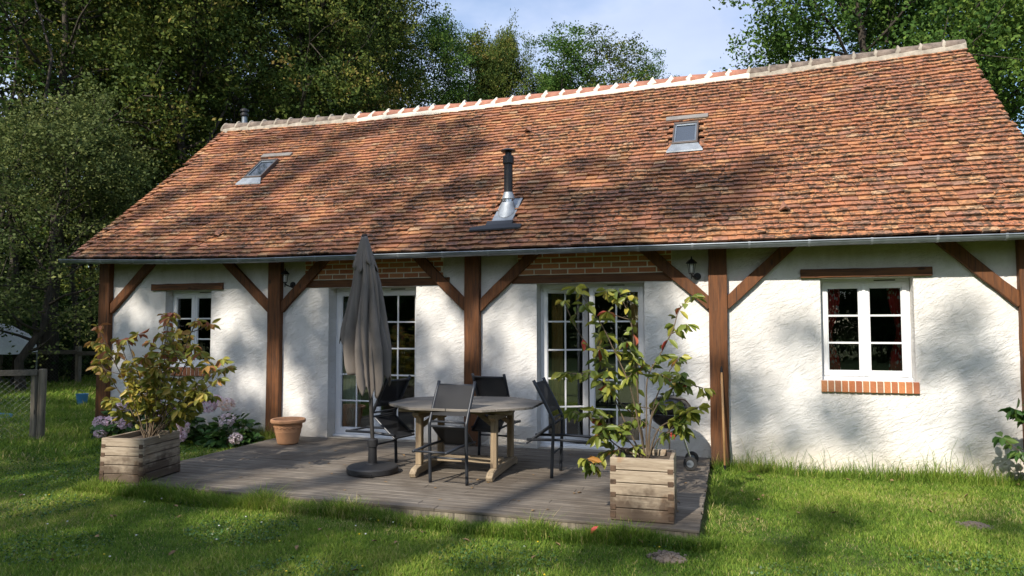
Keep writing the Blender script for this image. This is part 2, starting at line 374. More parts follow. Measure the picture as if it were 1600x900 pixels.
    def build(s, name, mat, parent=None, smooth=False, bevel=0, seg=1):
        me = bpy.data.meshes.new(name); me.from_pydata([tuple(q) for q in s.v], [], s.f); me.update()
        return link(name, me, mat, parent, smooth, bevel, seg)
def np_mesh(name, verts, faces, tint=None):
    """verts (n,3), faces (m,k) all of k corners, tint per vertex"""
    me = bpy.data.meshes.new(name); n = len(verts); m, k = faces.shape
    me.vertices.add(n); me.vertices.foreach_set('co', np.ascontiguousarray(verts, dtype=np.float32).ravel())
    me.loops.add(m*k); me.loops.foreach_set('vertex_index', faces.astype(np.int32).ravel())
    me.polygons.add(m); me.polygons.foreach_set('loop_start', np.arange(0, m*k, k, dtype=np.int32)); me.polygons.foreach_set('loop_total', np.full(m, k, dtype=np.int32))
    me.update(calc_edges=True)
    if tint is not None:
        a = me.attributes.new('tint', 'FLOAT', 'POINT'); a.data.foreach_set('value', tint.astype(np.float32))
    return me
def leaves_np(C, length, width, rng, dirs=None, up=.35, fold=.25, tint=None, tilt=None):
    """one folded six-point leaf per centre: returns verts, faces(4), tint"""
    n = len(C)
    d = rng.normal(size=(n, 3)) if dirs is None else dirs + rng.normal(size=(n, 3))*.25
    d /= np.linalg.norm(d, axis=1)[:, None]
    nn = rng.normal(size=(n, 3)) + np.array([0, 0, up*2]); nn -= (nn*d).sum(1)[:, None]*d; nn /= np.linalg.norm(nn, axis=1)[:, None]+1e-9
    s = np.cross(d, nn); Lh = (length*rng.uniform(.7, 1.25, n))[:, None]; Wh = (width*rng.uniform(.75, 1.2, n))[:, None]*.5
    base = C; a = C+d*Lh*.38+s*Wh+nn*Wh*fold; b = C+d*Lh*.38-s*Wh+nn*Wh*fold; a2 = C+d*Lh*.72+s*Wh*.8+nn*Wh*fold-nn*Lh*.07; b2 = C+d*Lh*.72-s*Wh*.8+nn*Wh*fold-nn*Lh*.07
    tip = C+d*Lh*.96-nn*Lh*.24
    V = np.stack([base, a, a2, tip, b2, b], 1).reshape(-1, 3); o = np.arange(n)[:, None]*6
    F = np.concatenate([o+np.array([0, 1, 2, 3]), o+np.array([0, 3, 4, 5])]); t = rng.uniform(0, 1, n) if tint is None else tint
    return V, F, np.repeat(t, 6)
def quads_np(C, size, rng, up=.4, asp=.62, tint=None, nrm=None):
    n = len(C); d = rng.normal(size=(n, 3)); d[:, 2] *= .7; d /= np.linalg.norm(d, axis=1)[:, None]
    nn = rng.normal(size=(n, 3))+np.array([0, 0, up]); nn -= (nn*d).sum(1)[:, None]*d; nn /= np.linalg.norm(nn, axis=1)[:, None]+1e-9
    s = np.cross(d, nn); h = (size*rng.uniform(.6, 1.3, n))[:, None]*.5
    V = np.stack([C-d*h, C+s*h*asp+nn*h*.2, C+d*h, C-s*h*asp+nn*h*.2], 1).reshape(-1, 3); F = np.arange(n*4).reshape(-1, 4)
    return V, F, np.repeat(tint if tint is not None else rng.uniform(0, 1, n), 4)

# ------------------------------------------------------------------ ground
GZ = -.12
def gheight(x, y):
    return GZ+.025*np.sin(x*.9+1)*np.sin(y*.7)+.015*np.sin(x*2.3+y*1.9)
def make_ground():
    xs = np.unique(np.concatenate([np.linspace(-150, -24, 12), np.linspace(-24, 24, 97), np.linspace(24, 150, 12)]))
    ys = np.unique(np.concatenate([np.linspace(-150, -24, 12), np.linspace(-24, 36, 121), np.linspace(36, 150, 10)]))
    X, Y = np.meshgrid(xs, ys); Z = gheight(X, Y); V = np.stack([X, Y, Z], -1).reshape(-1, 3)
    nx, ny = len(xs), len(ys); i = np.arange(nx-1)[None, :]+np.arange(ny-1)[:, None]*nx; i = i.ravel()
    F = np.stack([i, i+1, i+nx+1, i+nx], 1); o = link('ground', np_mesh('ground', V, F), 'lawn_soil', smooth=True); tag(o, kind='structure')
make_ground()

# ------------------------------------------------------------------ the cottage
house = empty('cottage', (6.2, 0, 0)); HX = -6.2      # children are written in world coordinates and shifted back
tag(house, 'long white rendered cottage with brown oak framing and an orange clay tile roof', 'house')
def H(mb, name, mat, parent=None, **k):
    o = mb.build(name, mat, None, **k)
    o.parent = parent or house
    o.matrix_parent_inverse = Matrix.Translation((HX, 0, 0)) if parent is None else Matrix.Identity(4)
    return o
# openings x0,x1,z0,z1
OP = dict(w1=(1.15, 2.00, .94, 2.10), d1=(4.01, 5.36, -.02, 2.10), d2=(7.055, 8.43, -.02, 2.10), w5=(10.42, 11.37, .94, 2.10))
TH = .30
def wall_front():
    xs = sorted({0.0, 12.52, *[v for o in OP.values() for v in o[:2]]}); zs = sorted({-.3, 2.62, *[v for o in OP.values() for v in o[2:]]})
    mb = MB(); solid = {}
    for i in range(len(xs)-1):
        for j in range(len(zs)-1):
            cx, cz = (xs[i]+xs[i+1])/2, (zs[j]+zs[j+1])/2
            solid[i, j] = not any(o[0] < cx < o[1] and o[2] < cz < o[3] for o in OP.values())
    for (i, j), s in solid.items():
        if not s: continue
        x0, x1, z0, z1 = xs[i], xs[i+1], zs[j], zs[j+1]
        mb.add([(x0, 0, z0), (x1, 0, z0), (x1, 0, z1), (x0, 0, z1)], [(0, 1, 2, 3)])
        mb.add([(x0, TH, z0), (x1, TH, z0), (x1, TH, z1), (x0, TH, z1)], [(3, 2, 1, 0)])
        for di, dj, q in ((-1, 0, [(x0, 0, z0), (x0, 0, z1), (x0, TH, z1), (x0, TH, z0)]), (1, 0, [(x1, 0, z0), (x1, TH, z0), (x1, TH, z1), (x1, 0, z1)]),
                          (0, -1, [(x0, 0, z0), (x0, TH, z0), (x1, TH, z0), (x1, 0, z0)]), (0, 1, [(x0, 0, z1), (x1, 0, z1), (x1, TH, z1), (x0, TH, z1)])):
            if not solid.get((i+di, j+dj), False): mb.add(q, [(0, 1, 2, 3)])
    H(mb, 'front_wall', 'stucco')
wall_front()
RY0, RY1, RYB = -.36, 3.143, 6.65
ZR = [(-1, 5.69), (-.38, 5.69), (2.5, 5.627), (5, 5.636), (7.26, 5.68), (10, 5.725), (12.83, 5.837), (14, 5.87)]
ZE = [(-1, 2.66), (-.38, 2.635), (1.5, 2.575), (3.1, 2.55), (13.2, 2.535)]
def interp(T, x):
    return float(np.interp(x, [a for a, b in T], [b for a, b in T]))
def roofp(x, t, h=0):
    """t 0 eave .. 1 ridge, h height above the plane"""
    z0, z1 = interp(ZE, x)-.03, interp(ZR, x)-.10
    y = RY0+(RY1-RY0)*t; z = z0+(z1-z0)*t - .035*math.sin(PI*t)
    sl = math.atan2(z1-z0, RY1-RY0); return Vector((x, y-math.sin(sl)*h, z+math.cos(sl)*h))
def gables():
    for X, a, b in ((0.0, 0.003, .25), (12.52, -.25, -.003)):
        mb = MB(); vs = []
        prof = [(0.302, -.3), (6.3, -.3), (6.3, 2.6), (3.143, 5.45), (0.302, 2.72)]
        vs = [(X+a, y, z) for y, z in prof]+[(X+b, y, z) for y, z in prof]; n = 5
        mb.add(vs, [tuple(range(n)), tuple(range(2*n-1, n-1, -1))]+[(j, j+n, (j+1) % n+n, (j+1) % n) for j in range(n)])
        H(mb, 'gable_wall', 'stucco')
    mb = MB(); mb.box(.3, 12.2, 6.05, 6.3, -.3, 2.6); H(mb, 'back_wall', 'stucco')
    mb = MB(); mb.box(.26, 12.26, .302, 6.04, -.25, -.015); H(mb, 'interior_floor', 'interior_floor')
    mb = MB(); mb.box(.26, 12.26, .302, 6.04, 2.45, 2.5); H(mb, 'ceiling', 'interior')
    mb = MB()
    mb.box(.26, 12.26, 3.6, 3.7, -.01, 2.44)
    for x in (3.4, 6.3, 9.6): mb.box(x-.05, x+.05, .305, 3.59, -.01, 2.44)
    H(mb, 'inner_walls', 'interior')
gables()

# roof ---------------------------------------------------------------------------
HOLES = [(8.85-.19, 8.85+.19, .59-.09, .59+.072), (1.60-.19, 1.60+.19, .585-.09, .585+.072), (6.42, 6.70, .125, .27)]
def make_roof():
    rng = np.random.default_rng(4)
    mb = MB(); XL, XR = -.40, 12.84; n = 26; vs = []
    for i in range(n+1):
        x = XL+.03+(XR-XL-.06)*i/n
        a, b = roofp(x, .01, -.03), roofp(x, 1, -.03); c = Vector((x, RYB, a.z))
        vs += [a, b, c, c-Vector((0, 0, .06)), b-Vector((0, 0, .07)), a-Vector((0, -.0, .06))]
    fs = []
    for i in range(n):
        for j in range(6): fs.append((i*6+j, i*6+(j+1) % 6, i*6+6+(j+1) % 6, i*6+6+j))
    fs += [(5, 4, 3, 2, 1, 0), tuple(n*6+j for j in range(6))]
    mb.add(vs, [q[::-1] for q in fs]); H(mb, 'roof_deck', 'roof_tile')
    rows = 45; exp_ = 1.0/rows; mb = MB()
    for k in range(rows):
        x = XL - (k % 2)*.083 + rng.uniform(-.01, .01); drop = 0
        rowj = rng.normal(0, .0009)
        while x < XR-.02:
            wd = .166+rng.normal(0, .008); x1 = x+wd-.004
            if x < XL: x = XL+rng.uniform(-.006, .01)
            if x1 > XR: x1 = XR+rng.uniform(-.012, .008)
            if x1-x < .05: x += wd; continue
            t0 = k*exp_+rowj+rng.normal(0, .0014)+.0015*math.sin(x*1.9+k*.7); t1 = min(t0+exp_*1.75, .998); tl = rng.normal(0, .0009)
            lift = .038+abs(rng.normal(0, .005)); th = .022+rng.uniform(0, .005); tw = rng.normal(0, .003); cr = .003+rng.uniform(0, .004)
            xm = (x+x1)/2
            def col(xx, dt, dh): return [roofp(xx, t0+dt, lift+dh-th), roofp(xx, t0+dt, lift+dh), roofp(xx, t1, .004), roofp(xx, t1, .004-th)]
            e = rng.normal(0, .0006)
            if any(ax < xm < bx and at < t0+.012 < bt for ax, bx, at, bt in HOLES): x += wd; continue
            v = col(x, tl, -tw)+col(x+.02, e-.0006, cr-tw)+col(x1-.02, -.0006, cr+tw)+col(x1, -tl+e, tw)
            fs = []
            for c in range(3):
                o = 4*c
                for j in range(4): fs.append((o+j, o+(j+1) % 4, o+4+(j+1) % 4, o+4+j))
            fs += [(3, 2, 1, 0), (12, 13, 14, 15)]
            mb.add(v, [q[::-1] for q in fs]); x += wd
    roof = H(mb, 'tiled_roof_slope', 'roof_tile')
    # ridge: half-round tiles with mortar collars
    def ridge_arc(x, rad, a0=-10, a1=190, n=12):
        c = roofp(x, 1, 0); c = Vector((x, RY1, c.z-.015))
        return [c+Vector((0, -rad*math.cos(math.radians(a)), rad*math.sin(math.radians(a)))) for a in np.linspace(a0, a1, n)]
    xs = list(np.arange(XL+.02, XR-.02, .308)); tl = MB(); col_new = MB(); col_l = MB(); tl_l = MB(); col_r = MB(); tl_r = MB()
    for i, x in enumerate(xs):
        x1 = min(x+.306, XR-.01); new = 2.55 < x < 9.75; T = tl if new else (tl_l if x < 5 else tl_r)
        A = ridge_arc(x, .118+rng.uniform(-.004, .004)); B = ridge_arc(x1, .104+rng.uniform(-.004, .004)); n = len(A)
        T.add(A+B, [(j, j+1, n+j+1, n+j) for j in range(n-1)])
        # collar: wide at the bottom, narrow on top
        Cm = col_new if new else (col_l if x < 5 else col_r); w0 = (.120 if new else .050)*rng.uniform(.85, 1.15); pk = (.040 if new else .042)*rng.uniform(.5, 1.25)
        vs = []; m_ = 13
        for j, a in enumerate(np.linspace(-22, 202, m_)):
            s = abs(math.sin(math.radians(max(0, min(180, a))))); hw = .010+w0*(1-s)**1.15; rr = .122+pk*s**1.5+rng.uniform(-.002, .002)
            for sx, q in ((-1, .118), (-.75, rr-.006), (0, rr+.004), (.75, rr-.006), (1, .118)):
                c = roofp(x, 1, 0); vs.append(Vector((x+sx*hw, RY1-q*math.cos(math.radians(a)), c.z-.015+q*math.sin(math.radians(a)))))
        Cm.add(vs, [(j*5+k, j*5+k+1, j*5+k+6, j*5+k+5) for j in range(m_-1) for k in range(4)])
        # bedding strip on the front and back
        for sgn in (1, -1):
            nn = 6; vs = []
            for q in range(nn+1):
                xx = x+(x1-x+.004)*q/nn; c = roofp(xx, 1, 0); hw = rng.uniform(-.006, .006)-(0 if new else .02)
                vs += [Vector((xx, RY1-sgn*.095, c.z+.045)), Vector((xx, RY1-sgn*.132, c.z-.02+hw*.3)), Vector((xx, RY1-sgn*(.155+hw), c.z-.065+hw)), Vector((xx, RY1-sgn*.145, c.z-.125))]
            Cm.add(vs, [(q*4+k, q*4+4+k, q*4+5+k, q*4+1+k) for q in range(nn) for k in range(3)])
    for mb_, nm, mt, lb in ((tl, 'ridge_tiles', 'ridge_clay', 'newer red half-round ridge tiles'), (tl_l, 'ridge_tiles', 'old_ridge', 'old grey ridge tiles at the left end'), (tl_r, 'ridge_tiles', 'old_ridge', 'old grey ridge tiles at the right end'),
                            (col_new, 'ridge_mortar', 'lime_mortar', 'fresh white ridge mortar'), (col_l, 'ridge_mortar', 'old_mortar', 'weathered mortar at the left end'), (col_r, 'ridge_mortar', 'old_mortar', 'weathered mortar at the right end')):
        o = H(mb_, nm, mt, roof, smooth=True); o['label'] = lb
        so_ = o.modifiers.new('s', 'SOLIDIFY') if nm == 'ridge_tiles' else None
        if so_: so_.thickness = .014
    return roof
roof = make_roof()
def frame_on_roof(x, t, dx, dt, h0, h1, name, mat, parent, hole=None, bevel=.004):
    mb = MB(); c = [(x-dx, t-dt), (x+dx, t-dt), (x+dx, t+dt), (x-dx, t+dt)]
    if hole is None:
        v = [roofp(a, b, h0) for a, b in c]+[roofp(a, b, h1) for a, b in c]
        mb.add(v, [(3, 2, 1, 0), (4, 5, 6, 7), (0, 1, 5, 4), (1, 2, 6, 5), (2, 3, 7, 6), (3, 0, 4, 7)])
    else:
        ci = [(x-dx+hole[0], t-dt+hole[1]), (x+dx-hole[0], t-dt+hole[1]), (x+dx-hole[0], t+dt-hole[1]), (x-dx+hole[0], t+dt-hole[1])]
        v = [roofp(a, b, h) for h in (h0, h1) for cc in (c, ci) for a, b in cc]
        fs = []
        for j in range(4):
            k = (j+1) % 4; fs += [(8+j, 8+k, 12+k, 12+j), (j, k, 8+k, 8+j), (4+k, 4+j, 12+j, 12+k)]
        mb.add(v, fs)
    return H(mb, name, mat, parent, bevel=bevel)
def skylight(x, tc_, lab):
    sky_ = frame_on_roof(x, tc_, .178, .070, .0, .095, 'skylight', 'dark_sash', None, hole=(.022, .0085)); sky_['label'] = lab
    frame_on_roof(x, tc_, .155, .061, .0, .082, 'sash', 'zinc', sky_, hole=(.022, .009), bevel=.002)
    frame_on_roof(x, tc_, .133, .052, .02, .068, 'pane', 'sky_glass', sky_, bevel=0)
    mb = MB(); v = [roofp(x-.25, tc_-.104, .056), roofp(x+.25, tc_-.104, .056), roofp(x+.185, tc_-.071, .078), roofp(x-.185, tc_-.071, .078)]
    v += [q-Vector((0, 0, .02)) for q in v]; mb.add(v, [(0, 1, 2, 3), (0, 4, 5, 1), (1, 5, 6, 2), (3, 7, 4, 0), (7, 6, 5, 4)]); H(mb, 'apron_flashing', 'zinc_strap', sky_)
    frame_on_roof(x, tc_+.118, .31, .012, .02, .062, 'head_flashing', 'lead', sky_)
skylight(8.85, .59, 'right skylight between ridge and eaves'); skylight(1.60, .585, 'left skylight near the roof verge')
def roof_vent(x, t):
    mb = MB(); a, b, c = roofp(x-.07, t-.012, .03), roofp(x+.07, t-.012, .03), roofp(x, t-.012, .085); d = roofp(x, t+.05, .03)
    h3 = Vector((0, -.02, .03)); a, b, c = a+h3, b+h3, c+h3; mb.add([a, b, c, d, a+Vector((.02, .02, 0)), b+Vector((-.02, .02, 0)), c+Vector((0, .02, -.025))], [(0, 2, 3), (2, 1, 3), (0, 4, 6, 2), (1, 2, 6, 5)])
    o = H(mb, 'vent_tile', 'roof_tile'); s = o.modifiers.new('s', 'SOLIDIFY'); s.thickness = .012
    mb = MB(); mb.add([a+Vector((.02, .03, 0)), b+Vector((-.02, .03, 0)), c+Vector((0, .03, -.03))], [(0, 1, 2)]); H(mb, 'vent_opening', 'black_iron', o)
for x, t in ((2.03, .125), (10.06, .125), (6.33, .722)): roof_vent(x, t)
def stovepipe():
    x, y = 6.56, .36
    base = (y-RY0)/(RY1-RY0); zb = roofp(x, base, 0).z
    mb = MB(); mb.tube([(x, y, zb+.23), (x, y, zb+.76)], .060, 24); p = H(mb, 'stovepipe', 'black_paint', smooth=False)
    mb = MB(); mb.lathe([(.074, .65), (.077, .66), (.077, .75), (.068, .765), (.046, .77), (.044, .815), (.100, .825), (.103, .835), (.07, .855), (0.001, .865)], (x, y, zb), 24); H(mb, 'cowl', 'black_paint', p)
    mb = MB(); mb.lathe([(.064, -.02), (.064, .175)], (x, y, zb), 24); H(mb, 'steel_sleeve', 'steel', p, smooth=False)
    mb = MB(); mb.lathe([(.090, .168), (.088, .176), (.064, .255), (.060, .26)], (x, y, zb), 24); H(mb, 'storm_collar', 'zinc_strap', p)
    # sloped cone flashing on its sheet, in the gap left in the tiles
    mb = MB(); n = 20; vs = []
    for k, (rr, hh) in enumerate(((.115, .030), (.078, .16))):
        for j in range(n):
            a = 2*PI*j/n; q = roofp(x+rr*math.cos(a), base+(rr*math.sin(a)*(1.1 if k == 0 else .8)-(.05 if k == 0 else .0))/(RY1-RY0), .045 if k == 0 else .05)
            vs.append(tuple(q+Vector((0, 0, 0 if k == 0 else .10-.35*rr*math.sin(a)))))
    mb.add(vs, [(j, (j+1) % n, n+(j+1) % n, n+j) for j in range(n)]); H(mb, 'cone_flashing', 'zinc_strap', p, smooth=True)
    mb = MB(); q = [roofp(x-.16, base-.085, .040), roofp(x+.13, base-.085, .040), roofp(x+.15, base+.07, .036), roofp(x-.13, base+.07, .036)]
    mb.add(q+[a-Vector((0, 0, .02)) for a in q], [(0, 1, 2, 3), (0, 4, 5, 1), (1, 5, 6, 2), (3, 7, 4, 0)]); H(mb, 'flashing_sheet', 'zinc_strap', p)
    mb = MB(); q = [roofp(x-.40, base-.118, .062), roofp(x+.30, base-.112, .062), roofp(x+.30, base-.096, .066), roofp(x+.16, base-.090, .066), roofp(x+.16, base-.072, .060), roofp(x-.2, base-.072, .060), roofp(x-.2, base-.095, .066), roofp(x-.40, base-.104, .066)]
    mb.add(q+[a-Vector((0, 0, .02)) for a in q], [tuple(range(8))]+[(j, j+8, (j+1) % 8+8, (j+1) % 8) for j in range(8)]); H(mb, 'lead_apron', 'black_paint', p)
stovepipe()
def flue():
    x, y, z = -.18, 3.42, 5.4
    mb = MB(); mb.tube([(x, y, z), (x, y, z+.60)], .055, 16); p = H(mb, 'flue', 'zinc')
    mb = MB(); mb.lathe([(.075, .52), (.085, .54), (.085, .57), (.06, .58), (.06, .61), (.088, .62), (.088, .66), (.03, .69), (.001, .695)], (x, y, z), 20); H(mb, 'cowl', 'black_paint', p)
flue()
# gutter
def gutter():
    mb = MB(); n = 30; m_ = 9; vs = []; R_ = .052
    for i in range(n+1):
        x = -.47+(13.0+.47)*i/n; z = interp(ZE, x)-.055
        for ro in (R_, R_-.004):
            for a in np.linspace(180, 360, m_): vs.append((x, -.415+ro*math.cos(math.radians(a)), z+ro*math.sin(math.radians(a))))
    K = 2*m_
    for i in range(n):
        for j in range(m_-1):
            mb_ = [(i*K+j, (i+1)*K+j, (i+1)*K+j+1, i*K+j+1), (i*K+m_+j+1, (i+1)*K+m_+j+1, (i+1)*K+m_+j, i*K+m_+j)]; mb.f += mb_
        mb.f += [(i*K, i*K+m_, (i+1)*K+m_, (i+1)*K), (i*K+m_-1, (i+1)*K+m_-1, (i+1)*K+2*m_-1, i*K+2*m_-1)]
    mb.v = vs; g = H(mb, 'gutter', 'zinc', smooth=False)
    mb = MB(); mb.tube([(-.475+13.475*i/n, -.415-R_, interp(ZE, -.47+13.47*i/n)-.053) for i in range(n+1)], .009, 8); H(mb, 'gutter_bead', 'zinc', g)
    mb = MB(); z = interp(ZE, -.47)-.055
    mb.add([(-.472, -.415, z)]+[(-.472, -.415+R_*math.cos(math.radians(a)), z+R_*math.sin(math.radians(a))) for a in np.linspace(180, 360, m_)], [tuple(range(m_+1))]); H(mb, 'gutter_end', 'zinc', g)
    x = .35
    while x < 13:
        z = interp(ZE, x)-.055; mb = MB(); pts = [(x, -.415+(R_+.004)*math.cos(math.radians(a)), z+(R_+.004)*math.sin(math.radians(a))) for a in np.linspace(165, 350, 12)]
        pts2 = [(q[0], q[1], q[2]) for q in pts]; vs = []
        for q in pts2: vs += [(q[0]-.012, q[1], q[2]), (q[0]+.012, q[1], q[2])]
        mb.add(vs, [(2*j, 2*j+2, 2*j+3, 2*j+1) for j in range(11)]); o = H(mb, 'gutter_strap', 'zinc_strap', g); s = o.modifiers.new('s', 'SOLIDIFY'); s.thickness = .004; x += .62
    # fascia / rafter board under the tiles
    mb = MB(); vs = []
    for i in range(n+1):
        x = -.36+13.14*i/n; z = interp(ZE, x)-.06; vs += [(x, -.34, z-.0), (x, -.34, z-.04), (x, .0, z+.22), (x, .0, z+.26)]
    mb.add(vs, [(i*4+j, i*4+4+j, i*4+4+(j+1) % 4, i*4+(j+1) % 4) for i in range(n) for j in range(4)]); H(mb, 'soffit', 'timber_x')
gutter()
# framing
RT = random.Random(8)
def post(x, z0=-.15):
    mb = MB(); mb.bar((x, -.02, z0), (x, -.02, 2.60), .21, .13, (0, 1, 0), 12, .004, RT); return H(mb, 'post', 'timber_z', bevel=.006)
for x in (.025, 3.155, 6.195, 9.295, 12.455): post(x, -.02 if 3 < x < 9 else -.17)
def brace(x0, z0, x1, z1):
    mb = MB(); a = math.atan2(z1-z0, abs(x1-x0)); mb.bar((x0, -.018, z0), (x1, -.018, z1), .130, .085, (0, 1, 0), 8, .005, RT); return H(mb, 'brace', 'timber_z' , bevel=.006)
for px, d in ((.025, 1), (3.155, -1), (3.155, 1), (6.195, -1), (6.195, 1), (9.295, -1), (9.295, 1), (12.455, -1)):
    ex = {(.025, 1): .80, (3.155, -1): 2.36, (3.155, 1): 3.90, (6.195, -1): 5.44, (6.195, 1): 6.98, (9.295, -1): 8.50, (9.295, 1): 10.06, (12.455, -1): 11.70}[px, d]
    ix = px+d*.095; sl_ = (2.455-1.81)/(ex-ix); xx = ex+(ex-ix)*.16
    brace(ix-d*.02, 1.80, xx, 1.80+(xx-ix)*sl_)
def beam(x0, x1, z0, z1, y0=-.04, y1=.10, name='lintel'):
    mb = MB(); mb.bar((x0, (y0+y1)/2, (z0+z1)/2), (x1, (y0+y1)/2, (z0+z1)/2), z1-z0, y1-y0, (0, 1, 0), 12, .0035, RT); return H(mb, name, 'timber_x', bevel=.005)
beam(.90, 2.22, 2.105, 2.205); beam(10.21, 11.555, 2.105, 2.205); beam(3.55, 5.85, 2.105, 2.21, -.012, .10); beam(6.72, 8.85, 2.105, 2.21, -.012, .10)
def brick_panel(x0, x1):
    mb = MB(); mb.box(x0, x1, -.006, .02, 2.212, 2.58); p = H(mb, 'brick_panel', 'mortar')
    mb = MB(); z = 2.222; k = 0
    while z < 2.56:
        x = x0+.01-(k % 2)*.11
        while x < x1:
            a, b = max(x, x0+.005), min(x+.205, x1-.005)
            if b-a > .02: mb.box(a, b, -.014+RT.uniform(-.002, .002), 0, z, z+.055)
            x += .222
        z += .072; k += 1
    H(mb, 'bricks', 'brick', p, bevel=.003)
brick_panel(3.62, 5.76); brick_panel(6.80, 8.76)
def brick_sill(x0, x1):
    mb = MB(); mb.box(x0+.004, x1-.004, -.028, .14, .818, .93); p = H(mb, 'window_sill', 'mortar')
    mb = MB(); n = round((x1-x0)/.0735); st = (x1-x0)/n
    for i in range(n): mb.box(x0+i*st+.006, x0+(i+1)*st-.006, -.036+RT.uniform(-.002, .002), .13, .812+RT.uniform(-.002, .002), .938)
    H(mb, 'sill_bricks', 'brick', p, bevel=.004)
brick_sill(1.17, 2.04); brick_sill(10.40, 11.40)

# joinery ---------------------------------------------------------------------------
def ring(mb, x0, x1, z0, z1, y0, y1, wl, wr=None, wb=None, wt=None):
    wr = wl if wr is None else wr; wb = wl if wb is None else wb; wt = wl if wt is None else wt
    mb.box(x0, x0+wl, y0, y1, z0, z1); mb.box(x1-wr, x1, y0, y1, z0, z1); mb.box(x0+wl, x1-wr, y0, y1, z0, z0+wb); mb.box(x0+wl, x1-wr, y0, y1, z1-wt, z1)
def leaf(x0, x1, z0, z1, y, cols, rows, parent, name='sash', st=.055, bot=.075, rot=None):
    """one glazed leaf, hinge at x0 when rot is given"""
    w_ = x1-x0; mb = MB(); ring(mb, 0, w_, 0, z1-z0, 0, .05, st, st, bot, .055)
    gx0, gx1, gz0, gz1 = st, w_-st, bot, z1-z0-.055
    # bead
    mb.box(gx0, gx0+.012, .010, .04, gz0, gz1); mb.box(gx1-.012, gx1, .010, .04, gz0, gz1); mb.box(gx0+.012, gx1-.012, .010, .04, gz0, gz0+.012); mb.box(gx0+.012, gx1-.012, .010, .04, gz1-.012, gz1)
    a0, a1, b0, b1 = gx0+.012, gx1-.012, gz0+.012, gz1-.012
    for i in range(1, cols): x = a0+(a1-a0)*i/cols; mb.box(x-.011, x+.011, .012, .036, b0, b1)
    for j in range(1, rows):
        z = b0+(b1-b0)*j/rows
        for i in range(cols):
            xa = a0+(a1-a0)*i/cols+(.011 if i else 0); xb = a0+(a1-a0)*(i+1)/cols-(.011 if i < cols-1 else 0); mb.box(xa, xb, .013, .035, z-.011, z+.011)
    o = mb.build(name, 'white_pvc', parent, bevel=.003); o.location = (x0-6.2 if parent is not None and rot != 'x' else x0, y, z0)
    g = MB(); g.box(a0-.005, a1+.005, .0225, .0265, b0-.005, b1+.005); go = g.build('pane', 'window_glass', parent)
    go.location = o.location
    return o, go
def window(key, cols, rows, y, fr=.045, mid=None, swing=None):
    x0, x1, z0, z1 = OP[key]; door = z0 < .5; z0 = .012 if door else z0
    mb = MB(); ring(mb, x0+.002, x1-.002, z0, z1-.002, y, y+.07, fr, fr, .03 if door else .05, .055)
    if not door: mb.box(x0-.0, x1, y-.035, y-.001, z0, z0+.035)
    else: mb.box(x0+.003, x1-.003, y-.07, y-.001, .003, .030)
    name = 'french_door' if door else 'window'
    f = mb.build(name, 'white_pvc', None, bevel=.003); f.parent = house; f.matrix_parent_inverse = Matrix.Translation((HX, 0, 0))
    # children of the frame share its space
    ix0, ix1, iz0, iz1 = x0+fr-.008, x1-fr+.008, z0+(.022 if door else .042), z1-.048
    xm = (ix0+ix1)/2 if mid is None else mid
    gap = .002
    for k, (a, b) in enumerate(((ix0, xm-gap), (xm+gap, ix1))):
        o, g = leaf(a, b, iz0, iz1, y-.018, cols, rows, f, 'door_leaf' if door else 'sash', .058 if door else .048, .085 if door else .055)
        o.location.x = a; g.location.x = a
        if swing and k == 0:
            o.rotation_euler.z = swing; g.rotation_euler.z = swing; o['label'] = 'left leaf standing ajar'
    if not swing:
        mb = MB(); mb.box(xm-.018, xm+.018, y-.030, y-.019, iz0+.01, iz1-.01); mb.build('meeting_stile', 'white_pvc', f, bevel=.004)
    mb = MB(); c = xm+(ix1-xm)*.5; mb.box(c-.11, c+.11, y-.006, y-.0005, z1-.030, z1-.018); mb.build('air_vent', 'black_paint', f)
    mb = MB(); mb.box(xm-.010, xm+.010, y-.04, y-.019, (z0+z1)/2-.0, (z0+z1)/2+.02) if False else mb.box(xm+.010, xm+.024, y-.045, y-.031, 1.0+(.45 if not door else 0)-.06, 1.0+(.45 if not door else 0)+.06)
    return f
f1 = window('w1', 1, 3, .15); f1['label'] = 'small left window'
f5 = window('w5', 1, 3, .17); f5['label'] = 'window in the sunny right bay'
fd1 = window('d1', 2, 5, .20, mid=4.66); fd1['label'] = 'closed french door behind the parasol'
fd2 = window('d2', 2, 5, .20, mid=7.70, swing=math.radians(27)); fd2['label'] = 'french door with one leaf ajar'
def threshold(x0, x1):
    mb = MB(); mb.box(x0+.004, x1-.004, .0, .19, -.015, .004); H(mb, 'threshold', 'old_mortar')
threshold(4.01, 5.36); threshold(7.055, 8.43)

# curtains (hang from the window, so things of their own)
def curtain(name, label, mat, xc, y, wd, z0, z1, tie=None, group=None, seed=1):
    rg = random.Random(seed); n = 26; rows = 10; vs = []
    for j in range(rows+1):
        t = j/rows; z = z1+(z0-z1)*t
        for i in range(n+1):
            s = i/n; wv = wd; cx = 0
            if tie:
                pinch = 1-.55*math.exp(-((z-tie[0])/.22)**2); wv = wd*pinch; cx = tie[1]*(wd-wv)/2
            vs.append((cx+(s-.5)*wv, .022*math.sin(s*PI*9+seed+.6*math.sin(t*5)), z))
    mb = MB(); mb.add([(a, b, c) for a, b, c in vs], [(j*(n+1)+i, (j+1)*(n+1)+i, (j+1)*(n+1)+i+1, j*(n+1)+i+1) for j in range(rows) for i in range(n)])
    o = mb.build(name, mat, None, smooth=True); o.location = (xc, y, 0); s = o.modifiers.new('s', 'SOLIDIFY'); s.thickness = .004; tag(o, label, 'curtain', group); return o
curtain('curtain', 'red and white print curtain at the left side of the right-hand window', 'red_print_cloth', 10.57, .30, .17, .98, 2.06, (1.45, -1), 'red print curtains', 1)
